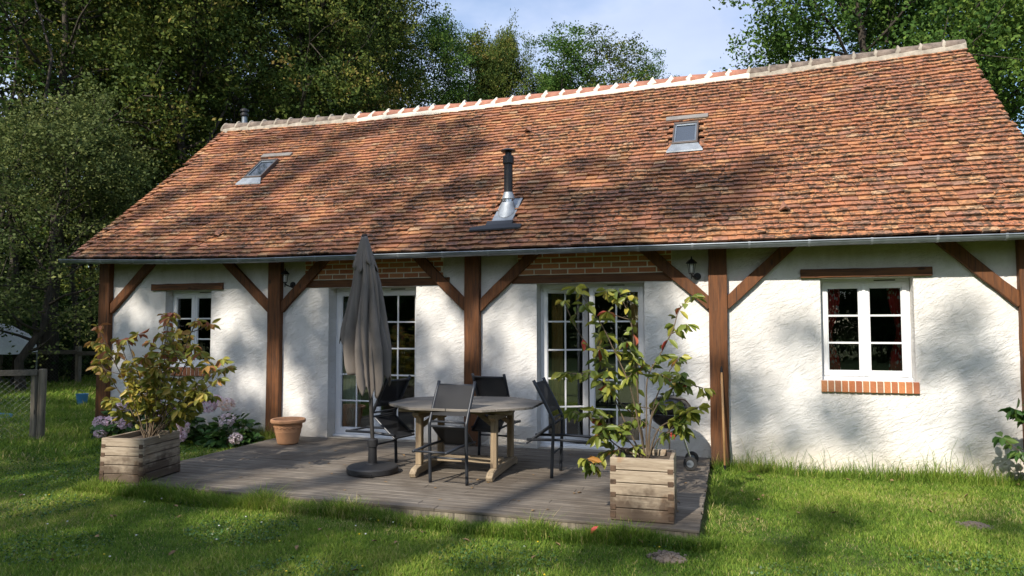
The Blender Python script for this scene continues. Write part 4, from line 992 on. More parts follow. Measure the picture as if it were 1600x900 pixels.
# ------------------------------------------------------------------ trees
def tree_mesh(seed, H_=16, cr=4.2, base=3.5, limbs=26, tr=.24, leaf=.145, per=150, LS=.80, LD=1.35, prof=None, light=False, subs=4, spread=.62):
    """skeleton grown from limbs and sub-branches, foliage as leaf-sized faces round the twigs"""
    rng = np.random.default_rng(seed); mb = MB(); cl = []
    lean = rng.normal(0, .25, 2); tp = [Vector((0, 0, -.3))]
    for k in range(1, 9):
        q = k/8; tp.append(Vector((lean[0]*q*2+rng.normal(0, .10), lean[1]*q*2+rng.normal(0, .10), H_*.92*q)))
    trr = [tr*1.25]+[tr*(1-.93*(k/8)**.85) for k in range(1, 9)]; mb.tube(tp, trr, 9)
    def trunk_at(z):
        q = max(0, min(.999, z/(H_*.92)))*8; i = int(q); return tp[i].lerp(tp[i+1], q-i), trr[i]+(trr[i+1]-trr[i])*(q-i)
    prof = prof or (lambda h: math.sin(PI*min(1, max(.06, h))**.75)**.6)
    for k in range(limbs):
        h = ((k+.5)/limbs)**.85; z = base+(H_*.9-base)*h; c, r0 = trunk_at(z); a = k*2.39996+rng.uniform(-.5, .5); Ln = cr*prof(h)*rng.uniform(.7, 1.12)
        rise = .15+.75*h+rng.uniform(-.1, .2); pts = [c]; d = Vector((math.cos(a), math.sin(a), rise)).normalized(); n = 5
        for j in range(n):
            d = (d+Vector(rng.normal(0, .17, 3))+Vector((0, 0, .06))).normalized(); pts.append(pts[-1]+d*Ln/n)
        rr = max(.02, r0*.5); mb.tube(pts, [rr*(1-.85*j/n) for j in range(n+1)], 6)
        cl.append((pts[-1], 1.)); 
        for s_ in range(subs):
            j = int(rng.integers(2, n+1)); p = pts[j]; dd = (d+Vector(rng.normal(0, .75, 3))).normalized(); l2 = Ln*rng.uniform(.18, .42)+.25
            e = p+dd*l2+Vector((0, 0, l2*.12)); mb.tube([p, (p+e)/2+Vector(rng.normal(0, .06, 3)), e], [rr*.35, rr*.22, .008], 5)
            cl.append((e, 1.)); cl.append(((p+e)/2, .6))
    for k in range(5): cl.append((tp[-1]+Vector(rng.normal(0, .55, 3)), 1.))
    Cs = []; Ts = []
    for p, wgt in cl:
        n = int(per*LD*wgt*rng.uniform(.45, 1.35)); sp = spread*rng.uniform(.65, 1.25)
        sub_n = max(1, n//22); cen = rng.normal(0, 1, (sub_n, 3))*np.array([sp, sp, sp*.55])
        q = cen[rng.integers(0, sub_n, n)]+rng.normal(0, 1, (n, 3))*np.array([.165, .165, .10])
        Cs.append(q+np.array(p)); Ts.append(np.clip(rng.normal(.45+rng.normal(0, .20), .17, n), 0, 1))
    C_ = np.concatenate(Cs); V, F, T = quads_np(C_, leaf*LS, rng, .5, .62, np.concatenate(Ts))
    me1 = bpy.data.meshes.new('trunk'); me1.from_pydata([tuple(q) for q in mb.v], [], mb.f); me1.update(); me1.materials.append(M['bark']); me1.polygons.foreach_set('use_smooth', [True]*len(me1.polygons))
    me2 = np_mesh('crown', V, F, T)
    return me1, me2
TV = {}
TV['broad'] = tree_mesh(1, 16, 4.4, 3.2, 30, .24, .150, 120)
TV['broad2'] = tree_mesh(2, 16, 4.2, 4.5, 28, .21, .150, 115)
TV['tall'] = tree_mesh(3, 16, 2.3, 6.5, 26, .16, .140, 115, subs=3, spread=.42)
TV['airy'] = tree_mesh(4, 16, 2.6, 6.0, 22, .15, .135, 62, subs=4, spread=.40)
TV['dense'] = tree_mesh(5, 16, 4.3, 2.5, 40, .26, .150, 250, subs=5, spread=.60)
TV['round'] = tree_mesh(6, 7.4, 2.9, .9, 30, .12, .115, 120, subs=4, spread=.42)
TV['shade'] = tree_mesh(9, 17, 4.6, 6.0, 18, .25, .17, 100, subs=4, spread=.5)
mat_of = {}
def tree(kind, x, y, H_, label, rz=0, w_=1., mat='oak_leaves', name='oak_tree', group=None):
    m1, m2 = TV[kind]
    key = (kind, mat)
    if key not in mat_of:
        if not len(m2.materials): m2.materials.append(M[mat]); mat_of[key] = m2
        else: m3 = m2.copy(); m3.materials[0] = M[mat]; mat_of[key] = m3
    s = H_/(7.4 if kind == 'round' else 16 if kind != 'shade' else 17); t = empty(name, (x, y, GZ), rz); t.scale = (s*w_, s*w_, s); tag(t, label, 'tree', group)
    for nm, me in (('trunk', m1), ('crown', mat_of[key])):
        o = bpy.data.objects.new(nm, me); COL.objects.link(o); o.parent = t
    return t
import math as _m
def polar(px, dist):
    """world x, y at a compass angle from the terrace"""
    a = YAW-_m.atan((px-800)/FPX); return CAM[0]-dist*_m.sin(a), CAM[1]+dist*_m.cos(a)
GL = 'woodland trees left of and behind the cottage'
TREES = [('round', 40, 21, 7.2, 'low bushy olive-green tree at the left edge in front of the wood', .3, 1.0, 'olive_leaves', 'bushy_tree'),
 ('broad', -40, 26, 17, 'tall dark oak cut by the left edge of the picture', .5, 1., 'green_oak_leaves', 'oak_tree'),
 ('broad2', 75, 24.5, 17.5, 'tall dark oak above the white tarp shelter', 1.1, 1., 'oak_leaves', 'oak_tree'),
 ('broad', 165, 27, 17, 'tall oak with trunk just left of the cottage corner', 2.2, .95, 'oak_leaves', 'oak_tree'),
 ('dense', 265, 25, 17, 'dense oak rising above the left verge of the roof', 3.0, .9, 'oak_leaves', 'oak_tree'),
 ('broad2', 350, 27, 18, 'tall olive-brown oak behind the small flue', 4.1, .95, 'oak_leaves', 'oak_tree'),
 ('broad', 450, 26, 17.5, 'broad oak behind the left part of the ridge', 5.2, .9, 'oak_leaves', 'oak_tree'),
 ('dense', 550, 29, 17.8, 'oak at the edge of the wood next to the open sky', .9, .78, 'oak_leaves', 'oak_tree'),
 ('tall', 634, 30, 16.0, 'slim oak next to the wood edge with blue sky beside it', 1.6, .85, 'green_oak_leaves', 'oak_tree'),
 ('tall', 700, 32, 16.4, 'pointed tree in the open row behind the ridge, nearest the wood', 2.0, .85, 'oak_leaves', 'oak_tree'),
 ('dense', 788, 33, 15.8, 'dense low oak second in the open row behind the ridge', .4, .48, 'oak_leaves', 'oak_tree'),
 ('airy', 868, 33, 16.4, 'airy slim tree in the middle of the row behind the ridge', 2.9, 1.1, 'green_oak_leaves', 'oak_tree'),
 ('airy', 945, 33, 16.4, 'loose-crowned tree right of the middle of the row behind the ridge', 4.4, 1.1, 'oak_leaves', 'oak_tree'),
 ('airy', 1030, 34, 15.4, 'sparse low tree top at the right end of the row behind the ridge', 5.6, .8, 'green_oak_leaves', 'oak_tree'),
 ('dense', 1330, 21, 15.5, 'massive green oak behind the right half of the roof', 1.4, .92, 'green_oak_leaves', 'oak_tree'),
 ('dense', 1580, 24, 17, 'large green oak beyond the right end of the ridge', 3.7, 1.0, 'green_oak_leaves', 'oak_tree'),
 ('broad', 1460, 31, 18, 'oak seen between the two large oaks on the right', 2.7, 1.0, 'green_oak_leaves', 'oak_tree'),
 ('tall', 745, 36, 15.6, 'low crown filling the row behind the ridge, between the pointed tree and the dense oak', 3.3, 1.0, 'green_oak_leaves', 'oak_tree'),
 ('tall', 828, 36, 15.2, 'low crown behind the ridge between the dense oak and the airy slim tree', .7, 1.0, 'oak_leaves', 'oak_tree'),
 ('tall', 905, 36, 15.0, 'low crown behind the ridge between the airy slim tree and the loose-crowned one', 5.0, 1.0, 'green_oak_leaves', 'oak_tree'),
 ('tall', 985, 36, 14.6, 'low crown right of the loose-crowned tree in the row behind the ridge', 2.1, 1.0, 'oak_leaves', 'oak_tree'),
 # second rank of the wood
 ('broad2', 10, 35, 19, 'trunk and crown deep in the wood at the far left', 1.0, 1.0, 'oak_leaves', 'oak_tree'),
 ('broad', 120, 36, 19, 'oak deep in the wood behind the fence post', 3.0, 1.0, 'oak_leaves', 'oak_tree'),
 ('dense', 220, 36, 19, 'oak deep in the wood behind the cottage corner', 4.5, 1.0, 'oak_leaves', 'oak_tree'),
 ('broad2', 320, 38, 20, 'oak deep in the wood above the left verge', 5.5, 1.0, 'oak_leaves', 'oak_tree'),
 ('broad', 420, 37, 20, 'oak deep in the wood above the flue', 0.2, 1.0, 'oak_leaves', 'oak_tree'),
 ('dense', 510, 39, 20.5, 'oak deep in the wood behind the left skylight', 1.9, .9, 'oak_leaves', 'oak_tree')]
for kd, px, ds, H_, lb, rz, w_, mt, nm in TREES:
    x, y = polar(px, ds); tree(kd, x, y, H_, lb, rz, w_, mt, nm, GL if px < 600 else None)
# thin trunks in the wood edge
rgT = random.Random(21)
def pole_tree(px, ds, h_, k):
    x, y = polar(px, ds); t = empty('young_tree', (x, y, GZ), rgT.uniform(0, 6)); tag(t, 'thin bare trunk at the shaded wood edge', 'tree', 'thin trunks at the wood edge')
    mb = MB(); pts = [(rgT.uniform(-.12, .12)*j, rgT.uniform(-.12, .12)*j, h_*j/6) for j in range(7)]; mb.tube(pts, [.085-.010*j for j in range(7)], 8); mb.build('trunk', 'bark', t, smooth=True)
for k, px in enumerate((-20, 25, 62, 90, 118, 140, 205, 330, 372)): pole_tree(px, rgT.uniform(23, 30), rgT.uniform(7, 11), k)
def undergrowth():
    rng = np.random.default_rng(77); Cs = []; Ts = []; far = []
    for k in range(330):
        px = rng.uniform(-150, 640); ds = rng.uniform(25, 40); x, y = polar(px, ds)
        if px > 160 and rng.uniform() < .3: continue
        h_ = rng.uniform(.8, 3.4)*(1 if ds > 27 else .6); r_ = rng.uniform(.6, 1.5); n = int(270*h_/2)
        q = rng.normal(0, 1, (n, 3))*np.array([r_*.6, r_*.6, h_*.28])+np.array([x, y, GZ+h_*.5]); q[:, 2] = np.maximum(q[:, 2], GZ+.03); Cs.append(q); Ts.append(np.clip(rng.normal(.4, .25, n), 0, 1))
    for k in range(420):
        px = rng.uniform(-260, 640); ds = rng.uniform(41, 50); x, y = polar(px, ds); h_ = rng.uniform(7, 13); n = 170
        q = rng.normal(0, 1, (n, 3))*np.array([1.1, 1.1, h_*.28])+np.array([x, y, GZ+h_*.42]); q[:, 2] = np.maximum(q[:, 2], GZ+.03); far.append(q)
    for k in range(330):
        a = rng.uniform(0, 1); x = 27+6*math.sin(a*PI)+rng.uniform(-2, 2); y = -24+72*a; h_ = rng.uniform(5, 10); n = 200
        q = rng.normal(0, 1, (n, 3))*np.array([1.1, 1.1, h_*.28])+np.array([x, y, GZ+h_*.42]); q[:, 2] = np.maximum(q[:, 2], GZ+.03); far.append(q)
    C_ = np.concatenate(far); V, F, T = quads_np(C_, .34, rng, .8, .6); o = link('far_wood', np_mesh('far_wood', V, F, T), 'under_leaves'); tag(o, 'dark mass of the wood far behind the front rows of oaks', 'wood', kind='stuff')
    C_ = np.concatenate(Cs); V, F, T = quads_np(C_, .17, rng, .8, .6, np.concatenate(Ts)); o = link('undergrowth', np_mesh('undergrowth', V, F, T), 'under_leaves'); tag(o, 'dark tangle of bushes under the trees of the wood', 'undergrowth', kind='stuff')
undergrowth()

# The sunny side of the garden: an unseen row of oaks across the lawn behind the viewer. Their foliage clumps are
# placed by a chart (a along the facade, b up the sun's slant), crowns shaped to cast the wanted dapple.
SHADE= [(-0.03, 7.05, 0.39, 0.73), (0.54, 7.23, 0.46, 0.88), (1.11, 7.42, 0.45, 0.89), (1.94, 7.08, 0.42, 0.84), (2.33, 7.29, 0.35, 0.7), (2.66, 7.52, 0.31, 0.64), (3.27, 7.52, 0.23, 0.49), (2.1, 6.19, 0.34, 0.63), (1.91, 5.56, 0.27, 0.47), (1.79, 4.95, 0.32, 0.56), (2.82, 5.41, 0.31, 0.57), (2.68, 4.82, 0.25, 0.43), (0.21, 5.85, 0.44, 0.77), (0.3, 5.04, 0.35, 0.59), (1.42, 4.4, 0.39, 0.64), (2.23, 3.85, 0.3, 0.49), (1.44, 3.82, 0.31, 0.5), (1.18, 3.52, 0.28, 0.43), (-0.09, 4.6, 0.28, 0.45), (2.98, 3.34, 0.25, 0.4), (3.55, 2.89, 0.21, 0.33), (2.31, 3.2, 0.29, 0.45), (3.69, 5.02, 0.29, 0.54), (4.03, 5.2, 0.23, 0.43), (3.54, 4.35, 0.26, 0.45), (4.32, 4.02, 0.24, 0.42), (4.17, 3.62, 0.26, 0.45), (4.73, 3.26, 0.25, 0.42), (4.94, 3.53, 0.2, 0.35), (3.85, 3.25, 0.26, 0.43), (4.55, 5.6, 0.26, 0.5), (4.78, 5.94, 0.26, 0.52), (4.07, 6.08, 0.24, 0.47), (5.27, 4.11, 0.25, 0.46), (5.58, 4.28, 0.22, 0.42), (5.85, 4.45, 0.2, 0.38), (5.78, 2.87, 0.23, 0.39), (6.07, 3.03, 0.2, 0.35), (5.67, 2.61, 0.2, 0.34), (6.52, 2.63, 0.21, 0.37), (6.82, 2.95, 0.21, 0.38), (6.78, 3.7, 0.22, 0.42), (6.59, 4.44, 0.19, 0.37), (0.75, 3.13, 0.25, 0.37), (-0.28, 3.67, 0.28, 0.41), (0.0, 2.78, 0.26, 0.36), (-0.12, 4.12, 0.24, 0.37), (4.24, 7.11, 0.29, 0.62), (4.94, 5.99, 0.33, 0.69), (4.86, 5.56, 0.33, 0.66), (5.33, 4.38, 0.36, 0.68), (5.69, 4.33, 0.29, 0.56), (6.56, 4.2, 0.28, 0.53), (6.95, 3.79, 0.26, 0.5), (7.35, 3.62, 0.3, 0.59), (7.73, 3.46, 0.29, 0.57), (7.94, 3.77, 0.24, 0.48), (8.25, 3.61, 0.24, 0.47), (8.34, 4.53, 0.2, 0.42), (7.42, 4.82, 0.27, 0.56), (7.08, 4.75, 0.25, 0.5), (8.83, 3.43, 0.2, 0.4), (9.21, 3.81, 0.27, 0.56), (9.5, 3.88, 0.26, 0.56), (9.2, 3.07, 0.21, 0.42), (9.48, 3.14, 0.21, 0.42), (9.56, 4.44, 0.18, 0.4), (8.74, 3.02, 0.18, 0.34), (8.85, 4.09, 0.19, 0.39), (6.58, 2.53, 0.3, 0.52), (6.21, 2.46, 0.26, 0.43), (7.29, 2.97, 0.24, 0.45), (7.68, 2.93, 0.21, 0.39), (10.81, -1.75, 0.29, 1.01), (9.96, -2.41, 0.22, 0.65), (9.9, -2.72, 0.25, 0.7), (10.64, -2.52, 0.14, 0.4), (9.69, -2.78, 0.25, 0.69), (9.9, -1.7, 0.2, 0.68), (12.03, -1.6, 0.18, 0.63), (9.87, -1.27, 0.22, 0.8), (9.4, -2.85, 0.25, 0.68)]
SOFT= [(9.54, 0.89, 0.2, 0.17), (9.67, 0.61, 0.23, 0.2), (9.63, 0.25, 0.23, 0.2), (10.16, 1.43, 0.15, 0.13), (10.35, 1.39, 0.12, 0.12), (10.46, 0.57, 0.19, 0.17), (10.65, 0.5, 0.19, 0.16), (10.8, 0.34, 0.15, 0.14), (10.1, 0.27, 0.13, 0.12), (11.77, 1.67, 0.14, 0.13), (11.94, 1.5, 0.14, 0.13), (11.67, 1.2, 0.17, 0.16), (11.57, 1.07, 0.15, 0.13), (11.87, 1.2, 0.17, 0.16), (12.06, 1.08, 0.17, 0.16), (12.13, 0.63, 0.17, 0.15), (11.9, 0.42, 0.2, 0.18), (12.21, 0.37, 0.14, 0.13), (11.52, 1.4, 0.12, 0.12)]
LIT= [(0.59, 1.78, 0.31, 0.2), (0.26, 2.03, 0.24, 0.15), (2.45, 1.53, 0.35, 0.24), (2.3, 1.77, 0.28, 0.19), (2.88, 0.83, 0.41, 0.28), (3.5, 0.56, 0.39, 0.27), (3.74, 1.42, 0.19, 0.14), (5.83, 1.48, 0.31, 0.23), (5.53, 1.86, 0.23, 0.17), (6.78, 1.48, 0.29, 0.23), (6.5, 1.79, 0.22, 0.17), (6.96, 0.92, 0.16, 0.12), (4.52, -3.15, 0.3, 0.79), (4.16, -2.55, 0.28, 0.84), (4.95, -3.6, 0.23, 0.5), (6.23, -2.89, 0.22, 0.58), (6.48, -2.73, 0.2, 0.54), (6.36, -3.13, 0.16, 0.39), (5.7, -3.03, 0.12, 0.29), (8.25, -3.17, 0.25, 0.63), (8.19, -3.57, 0.23, 0.51), (8.14, -3.33, 0.24, 0.58), (8.03, -3.78, 0.18, 0.37), (8.47, -2.81, 0.22, 0.59), (8.77, -2.65, 0.18, 0.49), (5.53, -1.63, 0.28, 0.99), (7.0, -2.04, 0.27, 0.9), (4.39, -1.26, 0.2, 0.74), (7.71, -1.85, 0.32, 1.16), (8.5, -2.08, 0.25, 0.81), (8.52, -1.63, 0.22, 0.75), (8.45, -3.11, 0.17, 0.4), (4.67, -1.86, 0.12, 0.38), (6.47, -1.93, 0.17, 0.54)]
def shade_trees():
    rng = np.random.default_rng(17); cl = []
    LIT.append((9.6, -2.05, .55, .55)); LIT.append((10.6, -2.9, .9, .25))
    def inside(L_, a, b, g=1.): return any(((a-q[0])/(q[2]*g))**2+((b-q[1])/(q[3]*g))**2 < 1 for q in L_)
    for a in np.arange(-6.5, 9.3, .36):
        for b in np.arange(-5.2, 2.42, .36):
            a_, b_ = a+rng.uniform(-.15, .15), b+rng.uniform(-.15, .15); lim = 9.15 if b_ < -.3 else (9.0 if b_ < .9 else 8.7)
            if b_ < -2.4: lim = 9.15+(b_+2.4)*.15
            if a_ > lim or inside(LIT, a_, b_, 1.3 if b_ > -2.5 else .85): continue
            if rng.uniform() < (.95 if b_ > 0 or (b_ < -2.3 and a_ < 7.5) else .64): cl.append((a_, b_, .27, 1.))
    for a in np.arange(-3.6, .2, .45):
        for b in np.arange(2.5, 8.4, .45):
            if a < -.9 - (b-2.5)*.12 and rng.uniform() < .7: cl.append((a, b, .3, 1.))
    for q in SHADE:
        if not inside(LIT[-2:], q[0], q[1]): cl.append((q[0], q[1], min(.34, max(q[2], q[3])*1.05), .85))
    for q in SOFT: cl.append((q[0], q[1], max(q[2], q[3])*1.6, .42))
    trunks = [(-10.2, 19.5), (-6.8, 17.3), (-3.2, 18.9), (.2, 17.0), (3.1, 18.6), (9.3, 17.8)]
    owner = {k: [] for k in range(len(trunks))}
    for a, b, r_, w_ in cl:
        T_ = min(range(len(trunks)), key=lambda k: abs(a-.27*trunks[k][1]-trunks[k][0])+.0*b+rng.uniform(0, .8)); t = trunks[T_][1]+rng.uniform(-1.6, 1.6)
        owner[T_].append((np.array((a-.27*t, -t, b+.8*t)), r_, w_))
    lb = ['westernmost oak of the row across the lawn, opposite the fence', 'second oak from the west in the row across the lawn', 'third oak from the west in the row across the lawn', 'oak across the lawn opposite the closed french door', 'oak across the lawn opposite the oak post by the half-open door', 'easternmost oak of the row across the lawn, opposite the sunny window']
    for k, L_ in owner.items():
        if not L_: continue
        tx, ty = trunks[k][0], -trunks[k][1]; t = empty('oak_tree', (tx, ty, GZ)); tag(t, lb[k], 'tree', 'oaks across the lawn behind the viewer'); o_ = np.array((tx, ty, GZ))
        P_ = np.array([q[0] for q in L_])-o_; top = P_[:, 2].max(); mb = MB()
        tp = [(rng.normal(0, .1), rng.normal(0, .1), z) for z in np.linspace(-.3, top*.93, 9)]; mb.tube(tp, [.26-.026*i for i in range(9)], 9)
        n = len(P_); ng = max(3, n//9); cen = P_[rng.choice(n, ng, replace=False)].copy()
        for _ in range(6):
            g = np.argmin(((P_[:, None]-cen[None])**2).sum(2), 1)
            for j in range(ng):
                if (g == j).any(): cen[j] = P_[g == j].mean(0)
        for j in range(ng):
            c = cen[j]; hd = math.hypot(c[0], c[1]); z0 = max(3., min(top*.88, c[2]-hd*.7)); root_ = Vector((0, 0, z0)); e = Vector(c); mid = root_.lerp(e, .5)+Vector((0, 0, .35)); mb.tube([root_, mid, e], [.075, .045, .022], 6)
            for i in np.where(g == j)[0]: q = Vector(P_[i]); mb.tube([e, e.lerp(q, .5)+Vector((0, 0, .08)), q], [.016, .011, .006], 4)
        Cs = []
        for (q, r_, w_), pp in zip(L_, P_):
            m_ = int(75*w_*(r_/.25)**2*rng.uniform(.8, 1.2)); Cs.append(pp+rng.normal(0, 1, (m_, 3))*np.array([r_*.50, r_*.45, r_*.48]))
        C_ = np.concatenate(Cs); V, F, T = quads_np(C_, .155, rng, .4, .65, np.clip(rng.normal(.5, .2, len(C_)), 0, 1))
        tr_ = mb.build('trunk', 'bark', t, smooth=True); link('crown', np_mesh('crown', V, F, T), 'green_oak_leaves', t)
    for k, (x, y, h_, l_) in enumerate(((-13.5, -9.5, 15.5, 'oak on the west side of the lawn, nearest the fence end'), (-19, -5.5, 16, 'middle oak on the west side of the lawn'), (-25, -2, 16, 'oak on the west side of the lawn, farthest from the terrace'))):  # oaks added out of view to darken the lower wood
        tree('dense', x, y, h_, l_, k*1.7, 1.25, 'oak_leaves', 'oak_tree')
    q = []; 
    for k in range(420):
        a = rng.uniform(0, 1); x = -26+58*a; y = -27-3.5*math.sin(a*PI)+rng.uniform(-1.5, 1.5); h_ = rng.uniform(3.5, 8.0); n = 260; c = rng.normal(0, 1, (n, 3))*np.array([1.0, .8, h_*.27])+np.array([x, y, GZ+h_*.5]); c[:, 2] = np.maximum(c[:, 2], GZ+.03); q.append(c)
    C_ = np.concatenate(q); V, F, T = quads_np(C_, .30, rng, .6, .65, np.clip(rng.normal(.4, .2, len(C_)), 0, 1)); o = link('tall_hedgerow', np_mesh('tall_hedgerow', V, F, T), 'under_leaves'); tag(o, 'dense hedgerow closing the far side of the lawn', 'hedge', kind='stuff')  # unseen hedge added to keep bright horizon out of the panes
    for k, (x, y, h_) in enumerate(((-16, -30, 15), (-7, -33, 16), (1, -31, 15), (9, -34, 16), (17, -30, 15), (25, -27, 16), (27, -16, 14), (-22, -18, 15))):  # trees added out of view as a dark backdrop for reflections
        tree(('broad', 'dense', 'broad2')[k % 3], x, y, h_, 'oak of the far wood edge beyond the lawn behind the viewer', k*1.3, 1.25, 'green_oak_leaves', 'oak_tree', 'far wood edge behind the viewer')
shade_trees()


# ------------------------------------------------------------------ fences and things on the left lawn
def fence_front():
    A = Vector((-.36, -.86, GZ)); dr = Vector((-.55, -.83, 0)).normalized(); dr = (Vector((-2.2, -2.6, 0))-Vector((-.36, -.86, 0))).normalized()
    t = empty('post_and_rail_fence', A); tag(t, 'weathered fence end with a double post and one top rail left of the cottage', 'fence')
    for o_ in (Vector((0, 0, 0)), Vector((.085, .03, 0))):
        mb = MB(); mb.bar(o_+Vector((0, 0, -.2)), o_+Vector((RT.uniform(-.02, .02), 0, 1.03 if o_.x == 0 else 1.05)), .082, .075, (0, 1, 0), 8, .004, RT); mb.build('fence_post', 'post_wood', t, bevel=.005)
    mb = MB(); mb.bar(Vector((.05, .04, 1.0))+Vector((0, -.06, 0)), dr*3.0+Vector((0, -.06, 1.0)), .085, .035, (0, 0, 0) if False else Vector((dr.y, -dr.x, 0)), 8, .004, RT); mb.build('rail', 'rail_wood', t, bevel=.004)
    mb = MB(); mb.bar(dr*3.0+Vector((0, 0, -.2)), dr*3.0+Vector((0, 0, 1.0)), .08, .08, (0, 1, 0), 6, .004, RT); mb.build('fence_post', 'post_wood', t, bevel=.005)
    mb = MB(); nx, nz = 34, 11
    P = lambda a, b: dr*(3.0*a)+Vector((0, -.015, .05+.88*b))
    for k in range(-nz*2, nx*2, 2):
        for sg in (1, -1):
            pts = []
            i0 = k if sg > 0 else k
            a0, a1 = k/(nx*2.), (k+nz*2)/(nx*2.); b0, b1 = (0, 1) if sg > 0 else (1, 0)
            if a0 < 0: b0 = b0+(b1-b0)*(0-a0)/(a1-a0); a0 = 0
            if a1 > 1: b1 = b0+(b1-b0)*(1-a0)/(a1-a0); a1 = 1
            if a1-a0 > .01: mb.tube([P(a0, b0), P(a1, b1)], .0011, 3, False)
    mb.build('wire_mesh', 'wire', t)
fence_front()
def fence_back():
    A = Vector((-14.5, 4.6, GZ)); B = Vector((-4.2, 8.3, GZ)); t = empty('wire_fence', A); tag(t, 'low paddock fence with dark rail and wire mesh along the wood', 'fence'); D = B-A; n = 5
    for k in range(n+1):
        q = D*(k/n); mb = MB(); mb.bar(q+Vector((0, 0, -.2)), q+Vector((RT.uniform(-.03, .03), 0, 1.12)), .13, .12, (0, 1, 0), 6, .006, RT); mb.build('fence_post', 'post_wood', t, bevel=.008)
    side = Vector((D.y, -D.x, 0))
    for z in (.92,):
        for k in range(n): mb = MB(); mb.bar(D*(k/n)+side.normalized()*.08+Vector((0, 0, z+RT.uniform(-.03, .03))), D*((k+1)/n)+side.normalized()*.08+Vector((0, 0, z+RT.uniform(-.03, .03))), .12, .03, side, 6, .005, RT); mb.build('rail', 'rail_wood', t, bevel=.004)
    mb = MB(); L_ = D.length; d = D.normalized(); nz = 9; st = .9/nz; nx = int(L_/st)
    for k in range(-nz, nx, 1):
        for sg in (1, -1):
            a0, a1 = k*st, (k+nz)*st; b0, b1 = (0., .9) if sg > 0 else (.9, 0.)
            if a0 < 0: b0 = b0+(b1-b0)*(-a0)/(a1-a0); a0 = 0
            if a1 > L_: b1 = b0+(b1-b0)*(L_-a0)/(a1-a0); a1 = L_
            if a1-a0 > .05: mb.tube([d*a0+Vector((0, 0, b0)), d*a1+Vector((0, 0, b1))], .0022, 3, False)
    mb.build('wire_mesh', 'wire', t)
fence_back()
def tarp_shelter():
    c = Vector((-9.55, 4.05, GZ)); t = empty('hoop_shelter', c, math.radians(17)); tag(t, 'white tarp hoop shelter on thin poles at the left edge', 'shelter')
    R_ = 1.6; vs = []; n = 16; m_ = 8
    for j in range(m_+1):
        y = -1.1+2.2*j/m_; sag = .03*math.cos(j*PI)
        for i in range(n+1):
            a = PI*i/n; vs.append((R_*math.cos(a), y, .98+(.80+sag*.5)*math.sin(a)**.85+.02*math.sin(i*2.3+j)))
    mb = MB(); mb.add(vs, [(j*(n+1)+i, j*(n+1)+i+1, (j+1)*(n+1)+i+1, (j+1)*(n+1)+i) for j in range(m_) for i in range(n)])
    mb.add([v for v in vs[:n+1]], [tuple(range(n+1))]); o = mb.build('tarp', 'tarp_white', t); s = o.modifiers.new('s', 'SOLIDIFY'); s.thickness = .01
    for x in (-R_, R_):
        for y in (-1.1, 1.1): mb = MB(); mb.tube([(x*.995, y, 0), (x*.995, y, 1.0)], .018, 8); mb.build('pole', 'zinc', t)
tarp_shelter()
t = empty('paddling_pool', (-3.45, .55, GZ)); t.scale = (.7, .7, .7); tag(t, 'flat blue paddling pool lying in the grass behind the left fence', 'paddling pool')
mb = MB(); mb.lathe([(.001, .02), (.62, .02), (.66, .02), (.72, .0), (.78, .04), (.74, .10), (.66, .09), (.64, .035)], n=40); mb.build('rim', 'blue_plastic', t, smooth=True)
t = empty('bucket', (-3.55, 2.75, GZ)); tag(t, 'small blue bucket standing in the long grass by the wire fence', 'bucket')
mb = MB(); mb.lathe([(.001, 0), (.085, 0), (.115, .25), (.122, .255), (.122, .268), (.108, .262), (.082, .02), (.001, .02)], n=24); mb.build('bucket_body', 'blue_plastic', t)
mb = MB(); mb.tube([(-.117, 0, .25), (-.09, -.05, .33), (0, -.075, .365), (.09, -.05, .33), (.117, 0, .25)], .004, 6); mb.build('bucket_handle', 'wire', t)
t = empty('leaning_plank', (-.42, .25, GZ)); tag(t, 'dark plank leaning against the left corner post', 'plank')
mb = MB(); mb.bar((0, 0, 0), (.34, .10, .62), .12, .03, (0, 1, 0), 6, .003, RT); mb.build('board', 'post_wood', t)

# ------------------------------------------------------------------ molehills, petals, lawn
def molehill(x, y, r_, h_, label, seed):
    rng = np.random.default_rng(seed); n = 28; vs = [(0, 0, h_)]
    for k in range(1, 7):
        q = k/6
        for j in range(n): a = 2*PI*j/n; rr = r_*q*(1+.18*math.sin(a*3+seed)+rng.uniform(-.07, .07)); vs.append((rr*math.cos(a), rr*.8*math.sin(a), h_*(1-q**1.6)+rng.uniform(-.008, .008)-.02*(k == 6)))
    mb = MB(); fs = [(0, 1+j, 1+(j+1) % n) for j in range(n)]+[(1+(k-1)*n+j, 1+k*n+j, 1+k*n+(j+1) % n, 1+(k-1)*n+(j+1) % n) for k in range(1, 6) for j in range(n)]
    mb.add(vs, fs)
    for _ in range(110):
        a = rng.uniform(0, 2*PI); rr = r_*rng.uniform(.1, 1.25); s = rng.uniform(.003, .011); x_, y_ = rr*math.cos(a), rr*.8*math.sin(a); z_ = max(.0, h_*(1-(rr/r_)**1.6))
        mb.box(-s, s, -s, s, -s, s, Matrix.Rotation(a, 3, 'X') @ Matrix.Rotation(a*2, 3, 'Z'), (x_, y_, z_))
    o = mb.build('molehill', 'dry_soil', None, smooth=True); o.location = (x, y, float(gheight(x, y))+.012); tag(o, label, 'molehill', 'bare earth patches in the lawn')
molehill(8.98, -3.50, .125, .028, 'bare earth molehill in the lawn just below the right planter', 1)
molehill(11.32, -2.0, .12, .025, 'bare earth molehill far right on the sunny lawn', 2)
